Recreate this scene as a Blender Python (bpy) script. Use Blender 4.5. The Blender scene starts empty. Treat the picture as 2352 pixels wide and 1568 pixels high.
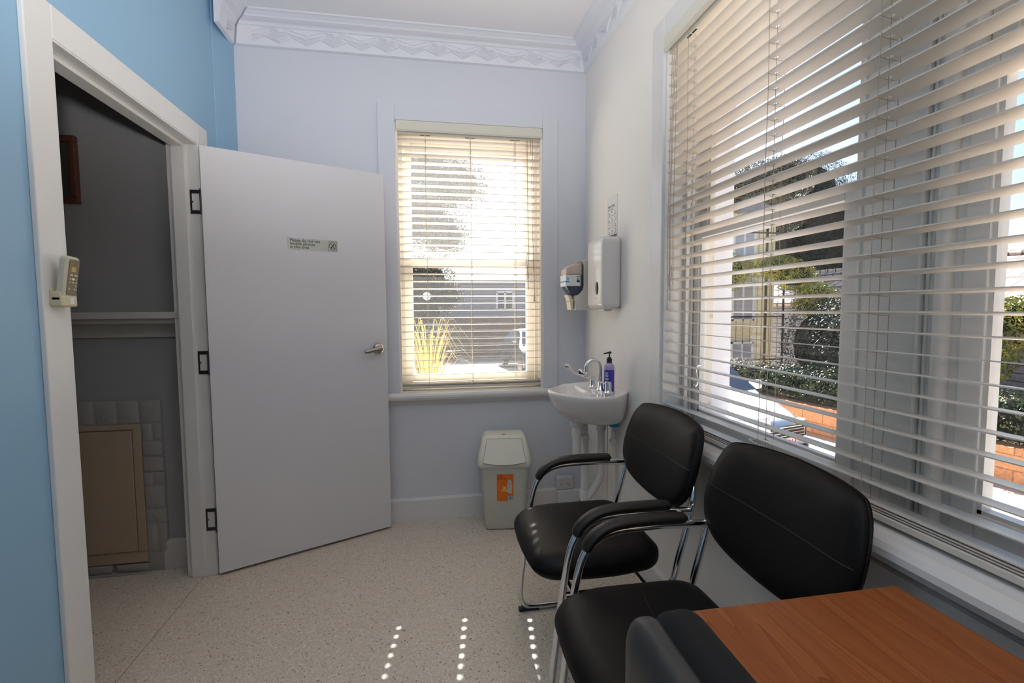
import bpy, bmesh, math, random
from mathutils import Vector, Matrix, noise
random.seed(7)
S = bpy.context.scene
COL = S.collection
PI = math.pi

# ------------------------------------------------------------------ materials
def mat(name, col, rough=.5, metal=0., spec=.5, bump=None, var=None, trans=0., ior=1.45, coat=0., trans2=None, alpha=None):
    m = bpy.data.materials.new(name); m.use_nodes = True
    nt = m.node_tree; b = nt.nodes['Principled BSDF']
    b.inputs['Base Color'].default_value = (*col, 1)
    b.inputs['Roughness'].default_value = rough
    b.inputs['Metallic'].default_value = metal
    b.inputs['Specular IOR Level'].default_value = spec
    b.inputs['Transmission Weight'].default_value = trans
    b.inputs['IOR'].default_value = ior
    b.inputs['Coat Weight'].default_value = coat
    tc = nt.nodes.new('ShaderNodeTexCoord')
    if bump:
        sc, st, di = bump
        n = nt.nodes.new('ShaderNodeTexNoise'); n.inputs['Scale'].default_value = sc; n.inputs['Detail'].default_value = 4
        nt.links.new(tc.outputs['Object'], n.inputs['Vector'])
        bp = nt.nodes.new('ShaderNodeBump'); bp.inputs['Strength'].default_value = st; bp.inputs['Distance'].default_value = di
        nt.links.new(n.outputs['Fac'], bp.inputs['Height']); nt.links.new(bp.outputs['Normal'], b.inputs['Normal'])
    if var:
        sc, col2, lo, hi = var
        n = nt.nodes.new('ShaderNodeTexNoise'); n.inputs['Scale'].default_value = sc; n.inputs['Detail'].default_value = 5
        nt.links.new(tc.outputs['Object'], n.inputs['Vector'])
        r = nt.nodes.new('ShaderNodeMapRange'); r.inputs['From Min'].default_value = lo; r.inputs['From Max'].default_value = hi
        nt.links.new(n.outputs['Fac'], r.inputs['Value'])
        mx = nt.nodes.new('ShaderNodeMix'); mx.data_type = 'RGBA'
        mx.inputs['A'].default_value = (*col, 1); mx.inputs['B'].default_value = (*col2, 1)
        nt.links.new(r.outputs['Result'], mx.inputs['Factor']); nt.links.new(mx.outputs['Result'], b.inputs['Base Color'])
    return m

def srgb(r, g, b):
    f = lambda c: ((c/255+.055)/1.055)**2.4 if c > 10 else c/255/12.92
    return (f(r), f(g), f(b))

M = {}
M['wall'] = mat('wall_paint', srgb(216, 218, 226), .6, bump=(6, .15, .004))
M['wall_r'] = mat('wall_paint_warm', srgb(240, 236, 231), .6, bump=(6, .15, .004))
M['ceil'] = mat('ceiling_paint', srgb(247, 245, 248), .7)
M['plaster'] = mat('cornice_plaster', srgb(232, 233, 240), .55)
M['blue'] = mat('blue_paint', srgb(145, 184, 213), .45, bump=(5, .12, .004))
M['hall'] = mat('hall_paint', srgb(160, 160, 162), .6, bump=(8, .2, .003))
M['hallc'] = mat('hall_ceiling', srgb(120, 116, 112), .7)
M['gloss'] = mat('white_gloss_enamel', srgb(224, 223, 221), .3, bump=(14, .12, .002))
M['glossc'] = mat('cream_enamel', srgb(244, 236, 224), .35, bump=(14, .1, .002))
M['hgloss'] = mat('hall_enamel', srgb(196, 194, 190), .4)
M['door'] = mat('door_enamel', srgb(217, 215, 219), .26, bump=(260, .08, .0006))
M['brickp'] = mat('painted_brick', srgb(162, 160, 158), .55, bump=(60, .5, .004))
M['cab'] = mat('beige_laminate', srgb(178, 160, 138), .5)
M['slat'] = mat('slat_white', srgb(218, 212, 202), .38)
M['val'] = mat('valance_cream', srgb(220, 215, 202), .4)
M['cord'] = mat('cord', srgb(176, 164, 148), .8)
M['corddk'] = mat('cord_aged', srgb(140, 124, 108), .8)
M['dark'] = mat('dark', (.012, .012, .013), .5)
M['blk'] = mat('black_plastic', (.017, .017, .018), .38)
M['grey'] = mat('charcoal_shell', (.030, .030, .031), .45, bump=(300, .1, .0006))
M['fabric'] = mat('black_fabric', (.005, .0055, .0065), .95, bump=(900, .6, .001))
M['leather'] = mat('black_leatherette', (.0045, .0036, .0032), .48, spec=.24, bump=(420, .25, .0006))
M['pad'] = mat('arm_pad', (.010, .0085, .0075), .42, bump=(300, .1, .0005))
M['stitch'] = mat('stitching', (.016, .014, .012), .6)
M['chrome'] = mat('chrome', (.82, .83, .85), .07, 1.)
M['nickel'] = mat('satin_nickel', (.42, .38, .34), .22, 1.)
M['hinge'] = mat('hinge_steel', (.10, .10, .10), .35, .9)
M['ceramic'] = mat('ceramic', srgb(234, 229, 226), .08, coat=.4)
M['pvc'] = mat('pvc_pipe', srgb(222, 220, 218), .3)
M['disp'] = mat('dispenser_plastic', srgb(222, 218, 214), .16, coat=.3)
M['disp2'] = mat('dispenser_grey_plastic', srgb(208, 206, 200), .35)
M['creamp'] = mat('cream_plastic', srgb(232, 222, 192), .35)
M['bottlec'] = mat('clear_top', srgb(206, 190, 178), .25)
M['navy'] = mat('dark_blue_liquid', srgb(62, 70, 88), .2)
M['lab'] = mat('label_white', srgb(226, 228, 230), .35)
M['teal'] = mat('label_teal', srgb(40, 150, 180), .4)
M['ink'] = mat('ink', (.02, .02, .022), .5)
M['inkg'] = mat('ink_grey', srgb(120, 116, 118), .6)
M['paper'] = mat('paper', srgb(232, 230, 226), .45)
M['sticker'] = mat('sticker_metallic', srgb(190, 188, 178), .22, .55)
M['orange'] = mat('label_orange', srgb(232, 118, 32), .45)
M['red'] = mat('label_red', srgb(196, 26, 32), .4)
M['yellow'] = mat('label_yellow', srgb(240, 226, 130), .5)
M['bin'] = mat('bin_body', srgb(196, 194, 182), .42)
M['binlid'] = mat('bin_lid', srgb(222, 221, 206), .38)
M['remote'] = mat('remote_case', srgb(196, 192, 172), .35)
M['remoteh'] = mat('remote_holder', srgb(206, 194, 162), .4)
M['remotef'] = mat('remote_face', srgb(112, 98, 70), .35)
M['lcd'] = mat('lcd', srgb(186, 158, 88), .3)
M['btn'] = mat('button', srgb(198, 192, 180), .5)
M['wood'] = None
M['frame'] = mat('frame_wood', srgb(96, 60, 46), .4)
M['matte'] = mat('picture_mount', srgb(96, 92, 84), .5)
M['gpo'] = mat('outlet_white', srgb(216, 212, 208), .3)
M['render'] = mat('exterior_render', srgb(226, 228, 236), .8, bump=(30, .3, .004))
M['timber'] = mat('exterior_timber', srgb(222, 216, 206), .6, bump=(30, .4, .003), var=(14, srgb(150, 130, 110), .62, .75))
M['purple'] = None

def node_mat(name):
    m = bpy.data.materials.new(name); m.use_nodes = True
    nt = m.node_tree; nt.nodes.clear()
    out = nt.nodes.new('ShaderNodeOutputMaterial')
    return m, nt, out
def lk(nt, a, b): nt.links.new(a, b)

# window glass: thin clear pane with dust that scatters sunlight
def glass(name, lo, hi, scale, tint=(.95, .98, 1.0)):
    m, nt, out = node_mat(name)
    t = nt.nodes.new('ShaderNodeBsdfTransparent'); t.inputs[0].default_value = (*tint, 1)
    g = nt.nodes.new('ShaderNodeBsdfGlossy'); g.inputs['Roughness'].default_value = .02
    lw = nt.nodes.new('ShaderNodeLayerWeight'); lw.inputs[0].default_value = .5
    pw = nt.nodes.new('ShaderNodeMath'); pw.operation = 'POWER'; pw.inputs[1].default_value = 4.5; lk(nt, lw.outputs['Facing'], pw.inputs[0])
    fr = nt.nodes.new('ShaderNodeMath'); fr.operation = 'MULTIPLY_ADD'; fr.inputs[1].default_value = .6; fr.inputs[2].default_value = .025; lk(nt, pw.outputs[0], fr.inputs[0])
    tr = nt.nodes.new('ShaderNodeBsdfTranslucent'); tr.inputs[0].default_value = (1, .97, .95, 1)
    tc = nt.nodes.new('ShaderNodeTexCoord'); n = nt.nodes.new('ShaderNodeTexNoise')
    n.inputs['Scale'].default_value = scale; n.inputs['Detail'].default_value = 6; n.inputs['Roughness'].default_value = .7
    lk(nt, tc.outputs['Object'], n.inputs['Vector'])
    r = nt.nodes.new('ShaderNodeMapRange'); r.inputs['From Min'].default_value = .35; r.inputs['From Max'].default_value = .7
    r.inputs['To Min'].default_value = lo; r.inputs['To Max'].default_value = hi
    lk(nt, n.outputs['Fac'], r.inputs['Value'])
    m1 = nt.nodes.new('ShaderNodeMixShader'); m2 = nt.nodes.new('ShaderNodeMixShader')
    lk(nt, fr.outputs[0], m1.inputs[0]); lk(nt, t.outputs[0], m1.inputs[1]); lk(nt, g.outputs[0], m1.inputs[2])
    lk(nt, r.outputs[0], m2.inputs[0]); lk(nt, m1.outputs[0], m2.inputs[1]); lk(nt, tr.outputs[0], m2.inputs[2])
    lk(nt, m2.outputs[0], out.inputs[0])
    return m
M['glass_up'] = glass('dusty_glass_upper', .01, .055, 420)
M['glass_lo'] = glass('dusty_glass_lower', .0, .03, 500)
M['glass_r'] = glass('glass_side', .0, .012, 20)
M['carglass'] = mat('car_glass', (.03, .05, .09), .05, spec=.8)

def floor_mat():
    m = mat('speckled_vinyl', srgb(190, 178, 166), .42)
    nt = m.node_tree; b = nt.nodes['Principled BSDF']; tc = nt.nodes.new('ShaderNodeTexCoord')
    v = nt.nodes.new('ShaderNodeTexVoronoi'); v.inputs['Scale'].default_value = 190
    lk(nt, tc.outputs['Object'], v.inputs['Vector'])
    n = nt.nodes.new('ShaderNodeTexNoise'); n.inputs['Scale'].default_value = 150; n.inputs['Detail'].default_value = 3
    lk(nt, tc.outputs['Object'], n.inputs['Vector'])
    cr = nt.nodes.new('ShaderNodeValToRGB')
    e = cr.color_ramp; e.interpolation = 'CONSTANT'
    e.elements[0].position = 0; e.elements[0].color = (*srgb(214, 202, 186), 1)
    e.elements[1].position = .62; e.elements[1].color = (*srgb(228, 219, 206), 1)
    for p, c in ((.80, (204, 191, 176)), (.93, (150, 138, 128)), (.955, (218, 200, 186))):
        x = e.elements.new(p); x.color = (*srgb(*c), 1)
    sp = nt.nodes.new('ShaderNodeSeparateColor'); lk(nt, v.outputs['Color'], sp.inputs[0])
    lk(nt, sp.outputs[0], cr.inputs[0])
    mx = nt.nodes.new('ShaderNodeMix'); mx.data_type = 'RGBA'; mx.blend_type = 'MULTIPLY'; mx.inputs['Factor'].default_value = .3
    lk(nt, cr.outputs[0], mx.inputs['A'])
    r = nt.nodes.new('ShaderNodeMapRange'); r.inputs['From Min'].default_value = .3; r.inputs['From Max'].default_value = .7; r.inputs['To Min'].default_value = .75; r.inputs['To Max'].default_value = 1.1
    lk(nt, n.outputs['Fac'], r.inputs['Value']); lk(nt, r.outputs[0], mx.inputs['B'])
    # welded seam of the sheet by the doorway
    sx = nt.nodes.new('ShaderNodeSeparateXYZ'); lk(nt, tc.outputs['Object'], sx.inputs[0])
    a = nt.nodes.new('ShaderNodeMath'); a.operation = 'ADD'; a.inputs[1].default_value = 1.07; lk(nt, sx.outputs[0], a.inputs[0])
    ab = nt.nodes.new('ShaderNodeMath'); ab.operation = 'ABSOLUTE'; lk(nt, a.outputs[0], ab.inputs[0])
    lt = nt.nodes.new('ShaderNodeMath'); lt.operation = 'LESS_THAN'; lt.inputs[1].default_value = .0012; lk(nt, ab.outputs[0], lt.inputs[0])
    m3 = nt.nodes.new('ShaderNodeMix'); m3.data_type = 'RGBA'; m3.inputs['B'].default_value = (*srgb(110, 98, 88), 1)
    lk(nt, lt.outputs[0], m3.inputs['Factor']); lk(nt, mx.outputs['Result'], m3.inputs['A'])
    lk(nt, m3.outputs['Result'], b.inputs['Base Color'])
    return m
M['floor'] = floor_mat()

def wood_mat():
    m = mat('desk_laminate', srgb(176, 108, 60), .42, spec=.25)
    nt = m.node_tree; b = nt.nodes['Principled BSDF']; tc = nt.nodes.new('ShaderNodeTexCoord')
    mp = nt.nodes.new('ShaderNodeMapping'); mp.inputs['Scale'].default_value = (9, .9, 9); lk(nt, tc.outputs['Object'], mp.inputs[0])
    n = nt.nodes.new('ShaderNodeTexNoise'); n.inputs['Scale'].default_value = 1.1; n.inputs['Detail'].default_value = 3; n.inputs['Distortion'].default_value = .5
    lk(nt, mp.outputs[0], n.inputs['Vector'])
    w = nt.nodes.new('ShaderNodeMath'); w.operation = 'MULTIPLY'; w.inputs[1].default_value = 9; lk(nt, n.outputs['Fac'], w.inputs[0])
    fr = nt.nodes.new('ShaderNodeMath'); fr.operation = 'FRACT'; lk(nt, w.outputs[0], fr.inputs[0])
    mp2 = nt.nodes.new('ShaderNodeMapping'); mp2.inputs['Scale'].default_value = (300, 8, 300); lk(nt, tc.outputs['Object'], mp2.inputs[0])
    n2 = nt.nodes.new('ShaderNodeTexNoise'); n2.inputs['Scale'].default_value = 1; n2.inputs['Detail'].default_value = 4; lk(nt, mp2.outputs[0], n2.inputs['Vector'])
    cr = nt.nodes.new('ShaderNodeValToRGB'); e = cr.color_ramp
    e.elements[0].position = 0; e.elements[0].color = (*srgb(130, 68, 30), 1)
    e.elements[1].position = 1; e.elements[1].color = (*srgb(154, 92, 48), 1)
    x = e.elements.new(.12); x.color = (*srgb(142, 80, 40), 1)
    lk(nt, fr.outputs[0], cr.inputs[0])
    cr2 = nt.nodes.new('ShaderNodeValToRGB'); e = cr2.color_ramp
    e.elements[0].position = .35; e.elements[0].color = (.72, .68, .64, 1); e.elements[1].position = .6; e.elements[1].color = (1, 1, 1, 1)
    lk(nt, n2.outputs['Fac'], cr2.inputs[0])
    mx = nt.nodes.new('ShaderNodeMix'); mx.data_type = 'RGBA'; mx.blend_type = 'MULTIPLY'; mx.inputs['Factor'].default_value = .5
    lk(nt, cr.outputs[0], mx.inputs['A']); lk(nt, cr2.outputs[0], mx.inputs['B']); lk(nt, mx.outputs['Result'], b.inputs['Base Color'])
    return m
M['wood'] = wood_mat()

def brickish(name, c1, c2, mortar, sx, sy, w, h, bumpst=.6, axis='xz', off=.5):
    m = mat(name, c1, .85); nt = m.node_tree; b = nt.nodes['Principled BSDF']; tc = nt.nodes.new('ShaderNodeTexCoord')
    sp = nt.nodes.new('ShaderNodeSeparateXYZ'); cb = nt.nodes.new('ShaderNodeCombineXYZ'); lk(nt, tc.outputs['Object'], sp.inputs[0])
    lk(nt, sp.outputs['XYZ'.index(axis[0].upper())], cb.inputs[0]); lk(nt, sp.outputs['XYZ'.index(axis[1].upper())], cb.inputs[1])
    br = nt.nodes.new('ShaderNodeTexBrick'); lk(nt, cb.outputs[0], br.inputs['Vector'])
    br.inputs['Scale'].default_value = 1; br.inputs['Brick Width'].default_value = w; br.inputs['Row Height'].default_value = h
    br.inputs['Mortar Size'].default_value = sx; br.inputs['Color1'].default_value = (*c1, 1); br.inputs['Color2'].default_value = (*c2, 1); br.inputs['Mortar'].default_value = (*mortar, 1)
    br.offset = off
    n = nt.nodes.new('ShaderNodeTexNoise'); n.inputs['Scale'].default_value = 25; n.inputs['Detail'].default_value = 5; lk(nt, tc.outputs['Object'], n.inputs['Vector'])
    mx = nt.nodes.new('ShaderNodeMix'); mx.data_type = 'RGBA'; mx.blend_type = 'MULTIPLY'; mx.inputs['Factor'].default_value = .6
    r = nt.nodes.new('ShaderNodeMapRange'); r.inputs['From Min'].default_value = .3; r.inputs['From Max'].default_value = .7; r.inputs['To Min'].default_value = .55; r.inputs['To Max'].default_value = 1.2
    lk(nt, n.outputs['Fac'], r.inputs['Value']); lk(nt, br.outputs['Color'], mx.inputs['A']); lk(nt, r.outputs[0], mx.inputs['B'])
    lk(nt, mx.outputs['Result'], b.inputs['Base Color'])
    return m
M['block'] = brickish('block_wall', srgb(214, 158, 112), srgb(200, 140, 98), srgb(160, 112, 80), .008, 0, .39, .19, axis='yz')
M['board'] = brickish('weatherboard', srgb(148, 152, 164), srgb(142, 146, 158), srgb(70, 72, 80), .012, 0, 40, .17)
M['batten'] = brickish('cream_batten', srgb(232, 220, 186), srgb(228, 216, 180), srgb(150, 134, 104), .012, 0, .22, 30)
M['tile'] = brickish('roof_tile', srgb(206, 190, 180), srgb(192, 174, 164), srgb(96, 84, 80), .03, 0, .33, .24, axis='yz')
M['tile2'] = mat('grey_roof', srgb(120, 120, 128), .8, bump=(6, .5, .02))
M['brush'] = mat('brushwood', srgb(92, 72, 60), .95, bump=(40, .8, .02), var=(30, srgb(48, 36, 30), .4, .6))
M['gravel'] = mat('driveway', srgb(206, 190, 174), .95, bump=(25, .5, .01), var=(60, srgb(176, 150, 132), .45, .65))
M['leafd'] = mat('leaf_dark', srgb(46, 60, 38), .5, var=(3, srgb(22, 34, 24), .4, .6))
M['leafg'] = mat('leaf_green', srgb(70, 92, 46), .33, var=(4, srgb(34, 52, 28), .4, .6))
M['leafy'] = mat('leaf_yellow', srgb(176, 168, 60), .45, var=(4, srgb(88, 104, 40), .4, .62))
M['leafgum'] = mat('leaf_gum', srgb(92, 94, 66), .5, var=(3, srgb(52, 58, 44), .4, .6))
M['bark'] = mat('bark', srgb(120, 100, 84), .9)
M['straw'] = mat('strap_leaf', srgb(208, 168, 84), .5, var=(5, srgb(120, 132, 62), .45, .6))
M['conc'] = mat('earth', srgb(120, 96, 76), .95)
M['carwhite'] = mat('car_paint_white', srgb(236, 238, 242), .18, coat=1.)
M['cardark'] = mat('car_paint_dark', (.02, .022, .028), .3, coat=.3)
M['lamp'] = mat('headlamp', srgb(190, 190, 180), .08, spec=.8)
M['orangeleaf'] = mat('fallen_leaves', srgb(226, 112, 40), .8)

# ------------------------------------------------------------------ mesh helpers
class MB:
    def __init__(s): s.bm = bmesh.new()
    def box(s, x0, x1, y0, y1, z0, z1, bev=0., R=None):
        r = bmesh.ops.create_cube(s.bm, size=1)
        vs = r['verts']
        for v in vs:
            v.co = Vector(((x0+x1)/2+v.co.x*(x1-x0), (y0+y1)/2+v.co.y*(y1-y0), (z0+z1)/2+v.co.z*(z1-z0)))
        if bev > 0:
            es = list({e for v in vs for e in v.link_edges})
            rr = bmesh.ops.bevel(s.bm, geom=es, offset=bev, segments=2, affect='EDGES', profile=.5)
            vs = list({v for f in rr['faces'] for v in f.verts} | {v for v in vs if v.is_valid})
        if R is not None:
            for v in vs: v.co = R @ v.co
        return s
    def tube(s, pts, r, r2=None, n=10, cap=True, ref=(0, 1, 0), closed=False):
        """sweep; r along ref direction, r2 across it; r may be a list"""
        P = [Vector(p) for p in pts]; N = len(P)
        rr = r if isinstance(r, (list, tuple)) else [r]*N
        if r2 is None: qq = rr
        else: qq = r2 if isinstance(r2, (list, tuple)) else [r2]*N
        rings = []; a = Vector(ref).normalized()
        for i in range(N):
            if closed: t = (P[(i+1) % N]-P[i-1]).normalized()
            else: t = (P[min(i+1, N-1)]-P[max(i-1, 0)]).normalized()
            a2 = a - t*a.dot(t)
            if a2.length < 1e-4: a2 = t.orthogonal()
            a2.normalize(); a = a2; b = t.cross(a2)
            rings.append([s.bm.verts.new(P[i]+a2*(rr[i]*math.cos(2*PI*k/n))+b*(qq[i]*math.sin(2*PI*k/n))) for k in range(n)])
        for i in range(N if closed else N-1):
            A, B = rings[i], rings[(i+1) % N]
            for k in range(n): s.bm.faces.new((A[k], A[(k+1) % n], B[(k+1) % n], B[k]))
        if cap and not closed:
            s.bm.faces.new(rings[0][::-1]); s.bm.faces.new(rings[-1])
        return s
    def lathe(s, prof, c=(0, 0, 0), n=24, axis='z', sx=1, sy=1, R=None):
        """prof: list of (radius, height)"""
        c = Vector(c); rings = []
        for r, h in prof:
            ring = []
            for k in range(n):
                q = 2*PI*k/n; u, v = r*math.cos(q)*sx, r*math.sin(q)*sy
                p = {'z': Vector((u, v, h)), 'x': Vector((h, u, v)), 'y': Vector((v, h, u))}[axis]
                if R is not None: p = R @ p
                ring.append(s.bm.verts.new(p+c))
            rings.append(ring)
        for A, B in zip(rings, rings[1:]):
            for k in range(n): s.bm.faces.new((A[k], A[(k+1) % n], B[(k+1) % n], B[k]))
        s.bm.faces.new(rings[0][::-1]); s.bm.faces.new(rings[-1])
        return s
    def prism(s, poly, a0, a1, axis='y', bev=0.):
        """poly: 2-D outline; extruded a0..a1 along axis. axis y -> poly (x,z); x -> (y,z); z -> (x,y)"""
        def P(u, v, a): return {'y': (u, a, v), 'x': (a, u, v), 'z': (u, v, a)}[axis]
        A = [s.bm.verts.new(P(u, v, a0)) for u, v in poly]; B = [s.bm.verts.new(P(u, v, a1)) for u, v in poly]
        n = len(poly)
        fs = [s.bm.faces.new(A), s.bm.faces.new(B[::-1])]
        for i in range(n): s.bm.faces.new((A[i], B[i], B[(i+1) % n], A[(i+1) % n]))
        if bev > 0:
            es = [e for f in fs for e in f.edges]
            bmesh.ops.bevel(s.bm, geom=es, offset=bev, segments=3, affect='EDGES', profile=.5)
        return s
    def rbox(s, c, h, r, seg=4, mid=4, f=None, R=None):
        """rounded box centre c, half sizes h, corner radius r, optional deform f(x,y,z)->(x,y,z) in unit -1..1 coordinates"""
        c = Vector(c)
        if not isinstance(r, (tuple, list)): r = (r, r, r)
        ax = []
        for i in range(3):
            H, q = h[i], min(r[i], h[i]*.999)
            L = [-H]+[-(H-q)-q*math.tan((1-k/seg)*PI/4) for k in range(1, seg)] if seg > 1 else [-H]
            inner = [-(H-q)+2*(H-q)*k/mid for k in range(mid+1)]
            L = L+inner; L += [-x for x in ([-H]+[-(H-q)-q*math.tan((1-k/seg)*PI/4) for k in range(1, seg)])][::-1]
            ax.append(sorted(set(round(x, 7) for x in L)))
        V = {}
        def vert(p):
            k = tuple(round(x, 6) for x in p)
            if k not in V:
                o = []
                inn = [max(-(h[i]-min(r[i], h[i]*.999)), min(h[i]-min(r[i], h[i]*.999), p[i])) for i in range(3)]
                d = [(p[i]-inn[i])/r[i] for i in range(3)]
                L = math.sqrt(sum(x*x for x in d))
                if L > 1e-6: o = [inn[i]+d[i]/L*r[i] for i in range(3)]
                else: o = list(p)
                if f:
                    u = f(o[0]/h[0], o[1]/h[1], o[2]/h[2]); o = [u[0]*h[0], u[1]*h[1], u[2]*h[2]]
                q = Vector(o)
                if R is not None: q = R @ q
                V[k] = s.bm.verts.new(q+c)
            return V[k]
        for a in range(3):
            b, d = (a+1) % 3, (a+2) % 3
            for sg in (-1, 1):
                for i in range(len(ax[b])-1):
                    for j in range(len(ax[d])-1):
                        q = []
                        for (ii, jj) in ((i, j), (i+1, j), (i+1, j+1), (i, j+1)):
                            p = [0, 0, 0]; p[a] = sg*h[a]; p[b] = ax[b][ii]; p[d] = ax[d][jj]; q.append(vert(p))
                        if sg < 0: q = q[::-1]
                        try: s.bm.faces.new(q)
                        except ValueError: pass
        return s
    def quad(s, pts):
        s.bm.faces.new([s.bm.verts.new(p) for p in pts]); return s
    def build(s, name, m, parent=None, smooth=None, R=None, weld=False):
        me = bpy.data.meshes.new(name)
        if weld: bmesh.ops.remove_doubles(s.bm, verts=s.bm.verts, dist=1e-5)
        if R is not None:
            for v in s.bm.verts: v.co = R @ v.co
        if parent is not None:
            off = wloc(parent)
            for v in s.bm.verts: v.co -= off
        bmesh.ops.recalc_face_normals(s.bm, faces=s.bm.faces)
        s.bm.to_mesh(me); s.bm.free()
        o = bpy.data.objects.new(name, me); COL.objects.link(o)
        me.materials.append(M[m] if isinstance(m, str) else m)
        if smooth: me.shade_smooth(); me.set_sharp_from_angle(angle=math.radians(smooth))
        if parent is not None: o.parent = parent
        return o
def wloc(o):
    v = Vector((0, 0, 0))
    while o is not None: v += o.location; o = o.parent
    return v
def tag(o, label=None, cat=None, group=None, kind=None):
    if label: o['label'] = label
    if cat: o['category'] = cat
    if group: o['group'] = group
    if kind: o['kind'] = kind
    return o
def thing(name, label, cat, loc, group=None, kind=None):
    o = bpy.data.objects.new(name, None); COL.objects.link(o); o.location = loc; o.empty_display_size = .05
    return tag(o, label, cat, group, kind)
def structure(name, loc, label=None):
    o = bpy.data.objects.new(name, None); COL.objects.link(o); o.location = loc
    o['kind'] = 'structure'
    if label: o['label'] = label
    return o
def st(o, label=None):
    o['kind'] = 'structure'
    if label: o['label'] = label
    return o
def smoothpath(pts, k=6, closed=False):
    P = [Vector(p) for p in pts]; out = []; n = len(P)
    for i in range(n-1 if not closed else n):
        if closed: p0, p1, p2, p3 = P[i-1], P[i], P[(i+1) % n], P[(i+2) % n]
        else: p0, p1, p2, p3 = P[max(i-1, 0)], P[i], P[i+1], P[min(i+2, n-1)]
        for j in range(k):
            t = j/k
            out.append(.5*((2*p1)+(p2-p0)*t+(2*p0-5*p1+4*p2-p3)*t*t+(3*p1-p0-3*p2+p3)*t**3))
    if not closed: out.append(P[-1])
    return out
def text(body, size, origin, ux, uz, m, parent, name='lettering', bold=0., align='LEFT', spacing=1., sx=1., th=.0003):
    """flat text standing on origin; ux = writing direction, uz = up"""
    cu = bpy.data.curves.new(name, 'FONT'); cu.body = body; cu.size = size; cu.align_x = align; cu.offset = bold
    cu.space_line = spacing; cu.extrude = th
    ob = bpy.data.objects.new(name, cu); COL.objects.link(ob)
    dg = bpy.context.evaluated_depsgraph_get()
    me = bpy.data.meshes.new_from_object(ob.evaluated_get(dg)); bpy.data.objects.remove(ob); bpy.data.curves.remove(cu)
    ux = Vector(ux).normalized(); uz = Vector(uz).normalized(); un = ux.cross(uz)
    o3 = Vector(origin) - wloc(parent)
    for v in me.vertices: v.co = o3+ux*(v.co.x*sx)+uz*v.co.y+un*v.co.z
    me.materials.clear(); me.materials.append(M[m]); me.name = name
    o = bpy.data.objects.new(name, me); COL.objects.link(o); o.parent = parent
    return o

# ------------------------------------------------------------------ room constants
XL, XR, YB, ZC, YF = -1.025, .987, 2.92, 2.84, -2.4
# back window opening, side window opening
BW = (-.153, .712, .782, 2.352)
RW = (1.888, -.42, .782, 2.352)
T = .29

def wall_with_hole_y(name, x0, x1, y0, y1, z0, z1, hx0, hx1, hz0, hz1, m):
    b = MB(); b.box(x0, hx0, y0, y1, z0, z1); b.box(hx1, x1, y0, y1, z0, z1)
    b.box(hx0, hx1, y0, y1, z0, hz0); b.box(hx0, hx1, y0, y1, hz1, z1)
    return b
st(MB().box(-3.5, XR+T, YF-.1, YB+T, -.12, 0).build('floor', 'floor'))
st(MB().box(-3.5, XR+T, YF-.1, YB+T, ZC, ZC+.12).build('ceiling', 'ceil'))
st(wall_with_hole_y('w', -1.14, XR+T, YB, YB+T, 0, ZC, BW[0], BW[1], BW[2], BW[3], 'wall').build('wall_back', 'wall'))
b = MB(); b.box(XR, XR+T, RW[0], YB, 0, ZC); b.box(XR, XR+T, YF, RW[1], 0, ZC); b.box(XR, XR+T, RW[1], RW[0], 0, RW[2]); b.box(XR, XR+T, RW[1], RW[0], RW[3], ZC)
st(b.build('wall_right', 'wall_r'))
st(MB().box(-1.125, XR+T, YF-.1, YF, 0, ZC).build('wall_front', 'wall'))
DH = (1.58, 2.505, 2.057)
b = MB(); b.box(XL-.1, XL, YF, DH[0], 0, ZC); b.box(XL-.1, XL, DH[1], 2.735, 0, ZC); b.box(XL-.1, XL, DH[0], DH[1], DH[2], ZC)
b.prism([(-1.029, 2.735), (-.99, 2.92), (-1.125, 2.92), (-1.125, 2.735)], 0, ZC, 'z')
b.tube([(XL-.002, 2.735, 0), (XL-.002, 2.735, ZC)], .006, n=8)
st(b.build('wall_left', 'blue'))
# hall beyond the doorway
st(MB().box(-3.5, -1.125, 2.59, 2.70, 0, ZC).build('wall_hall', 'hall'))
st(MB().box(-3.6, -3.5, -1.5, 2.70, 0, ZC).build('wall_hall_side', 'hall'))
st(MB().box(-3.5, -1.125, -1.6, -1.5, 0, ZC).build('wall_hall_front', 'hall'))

# skirtings
def skirt(name, a0, a1, fixed, axis, side, h=.136, m='gloss', t=.02):
    s = side
    poly = [(fixed, 0), (fixed+s*t, 0), (fixed+s*t, h-.012), (fixed+s*(t-.004), h-.004), (fixed+s*(t-.012), h), (fixed, h)]
    return st(MB().prism(poly, a0, a1, 'x' if axis == 'y' else 'y').build(name, m))
skirt('baseboard_back', -.99, .80, YB, 'y', -1)
skirt('baseboard_corner', .80, XR-.02, YB, 'y', -1, h=.128, t=.035)
skirt('baseboard_right', YF, YB, XR, 'x', -1, h=.128)
skirt('baseboard_left', YF, 1.50, XL, 'x', 1)
skirt('baseboard_hall', -1.285, -1.125, 2.59, 'y', -1, h=.15, m='hgloss')

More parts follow.
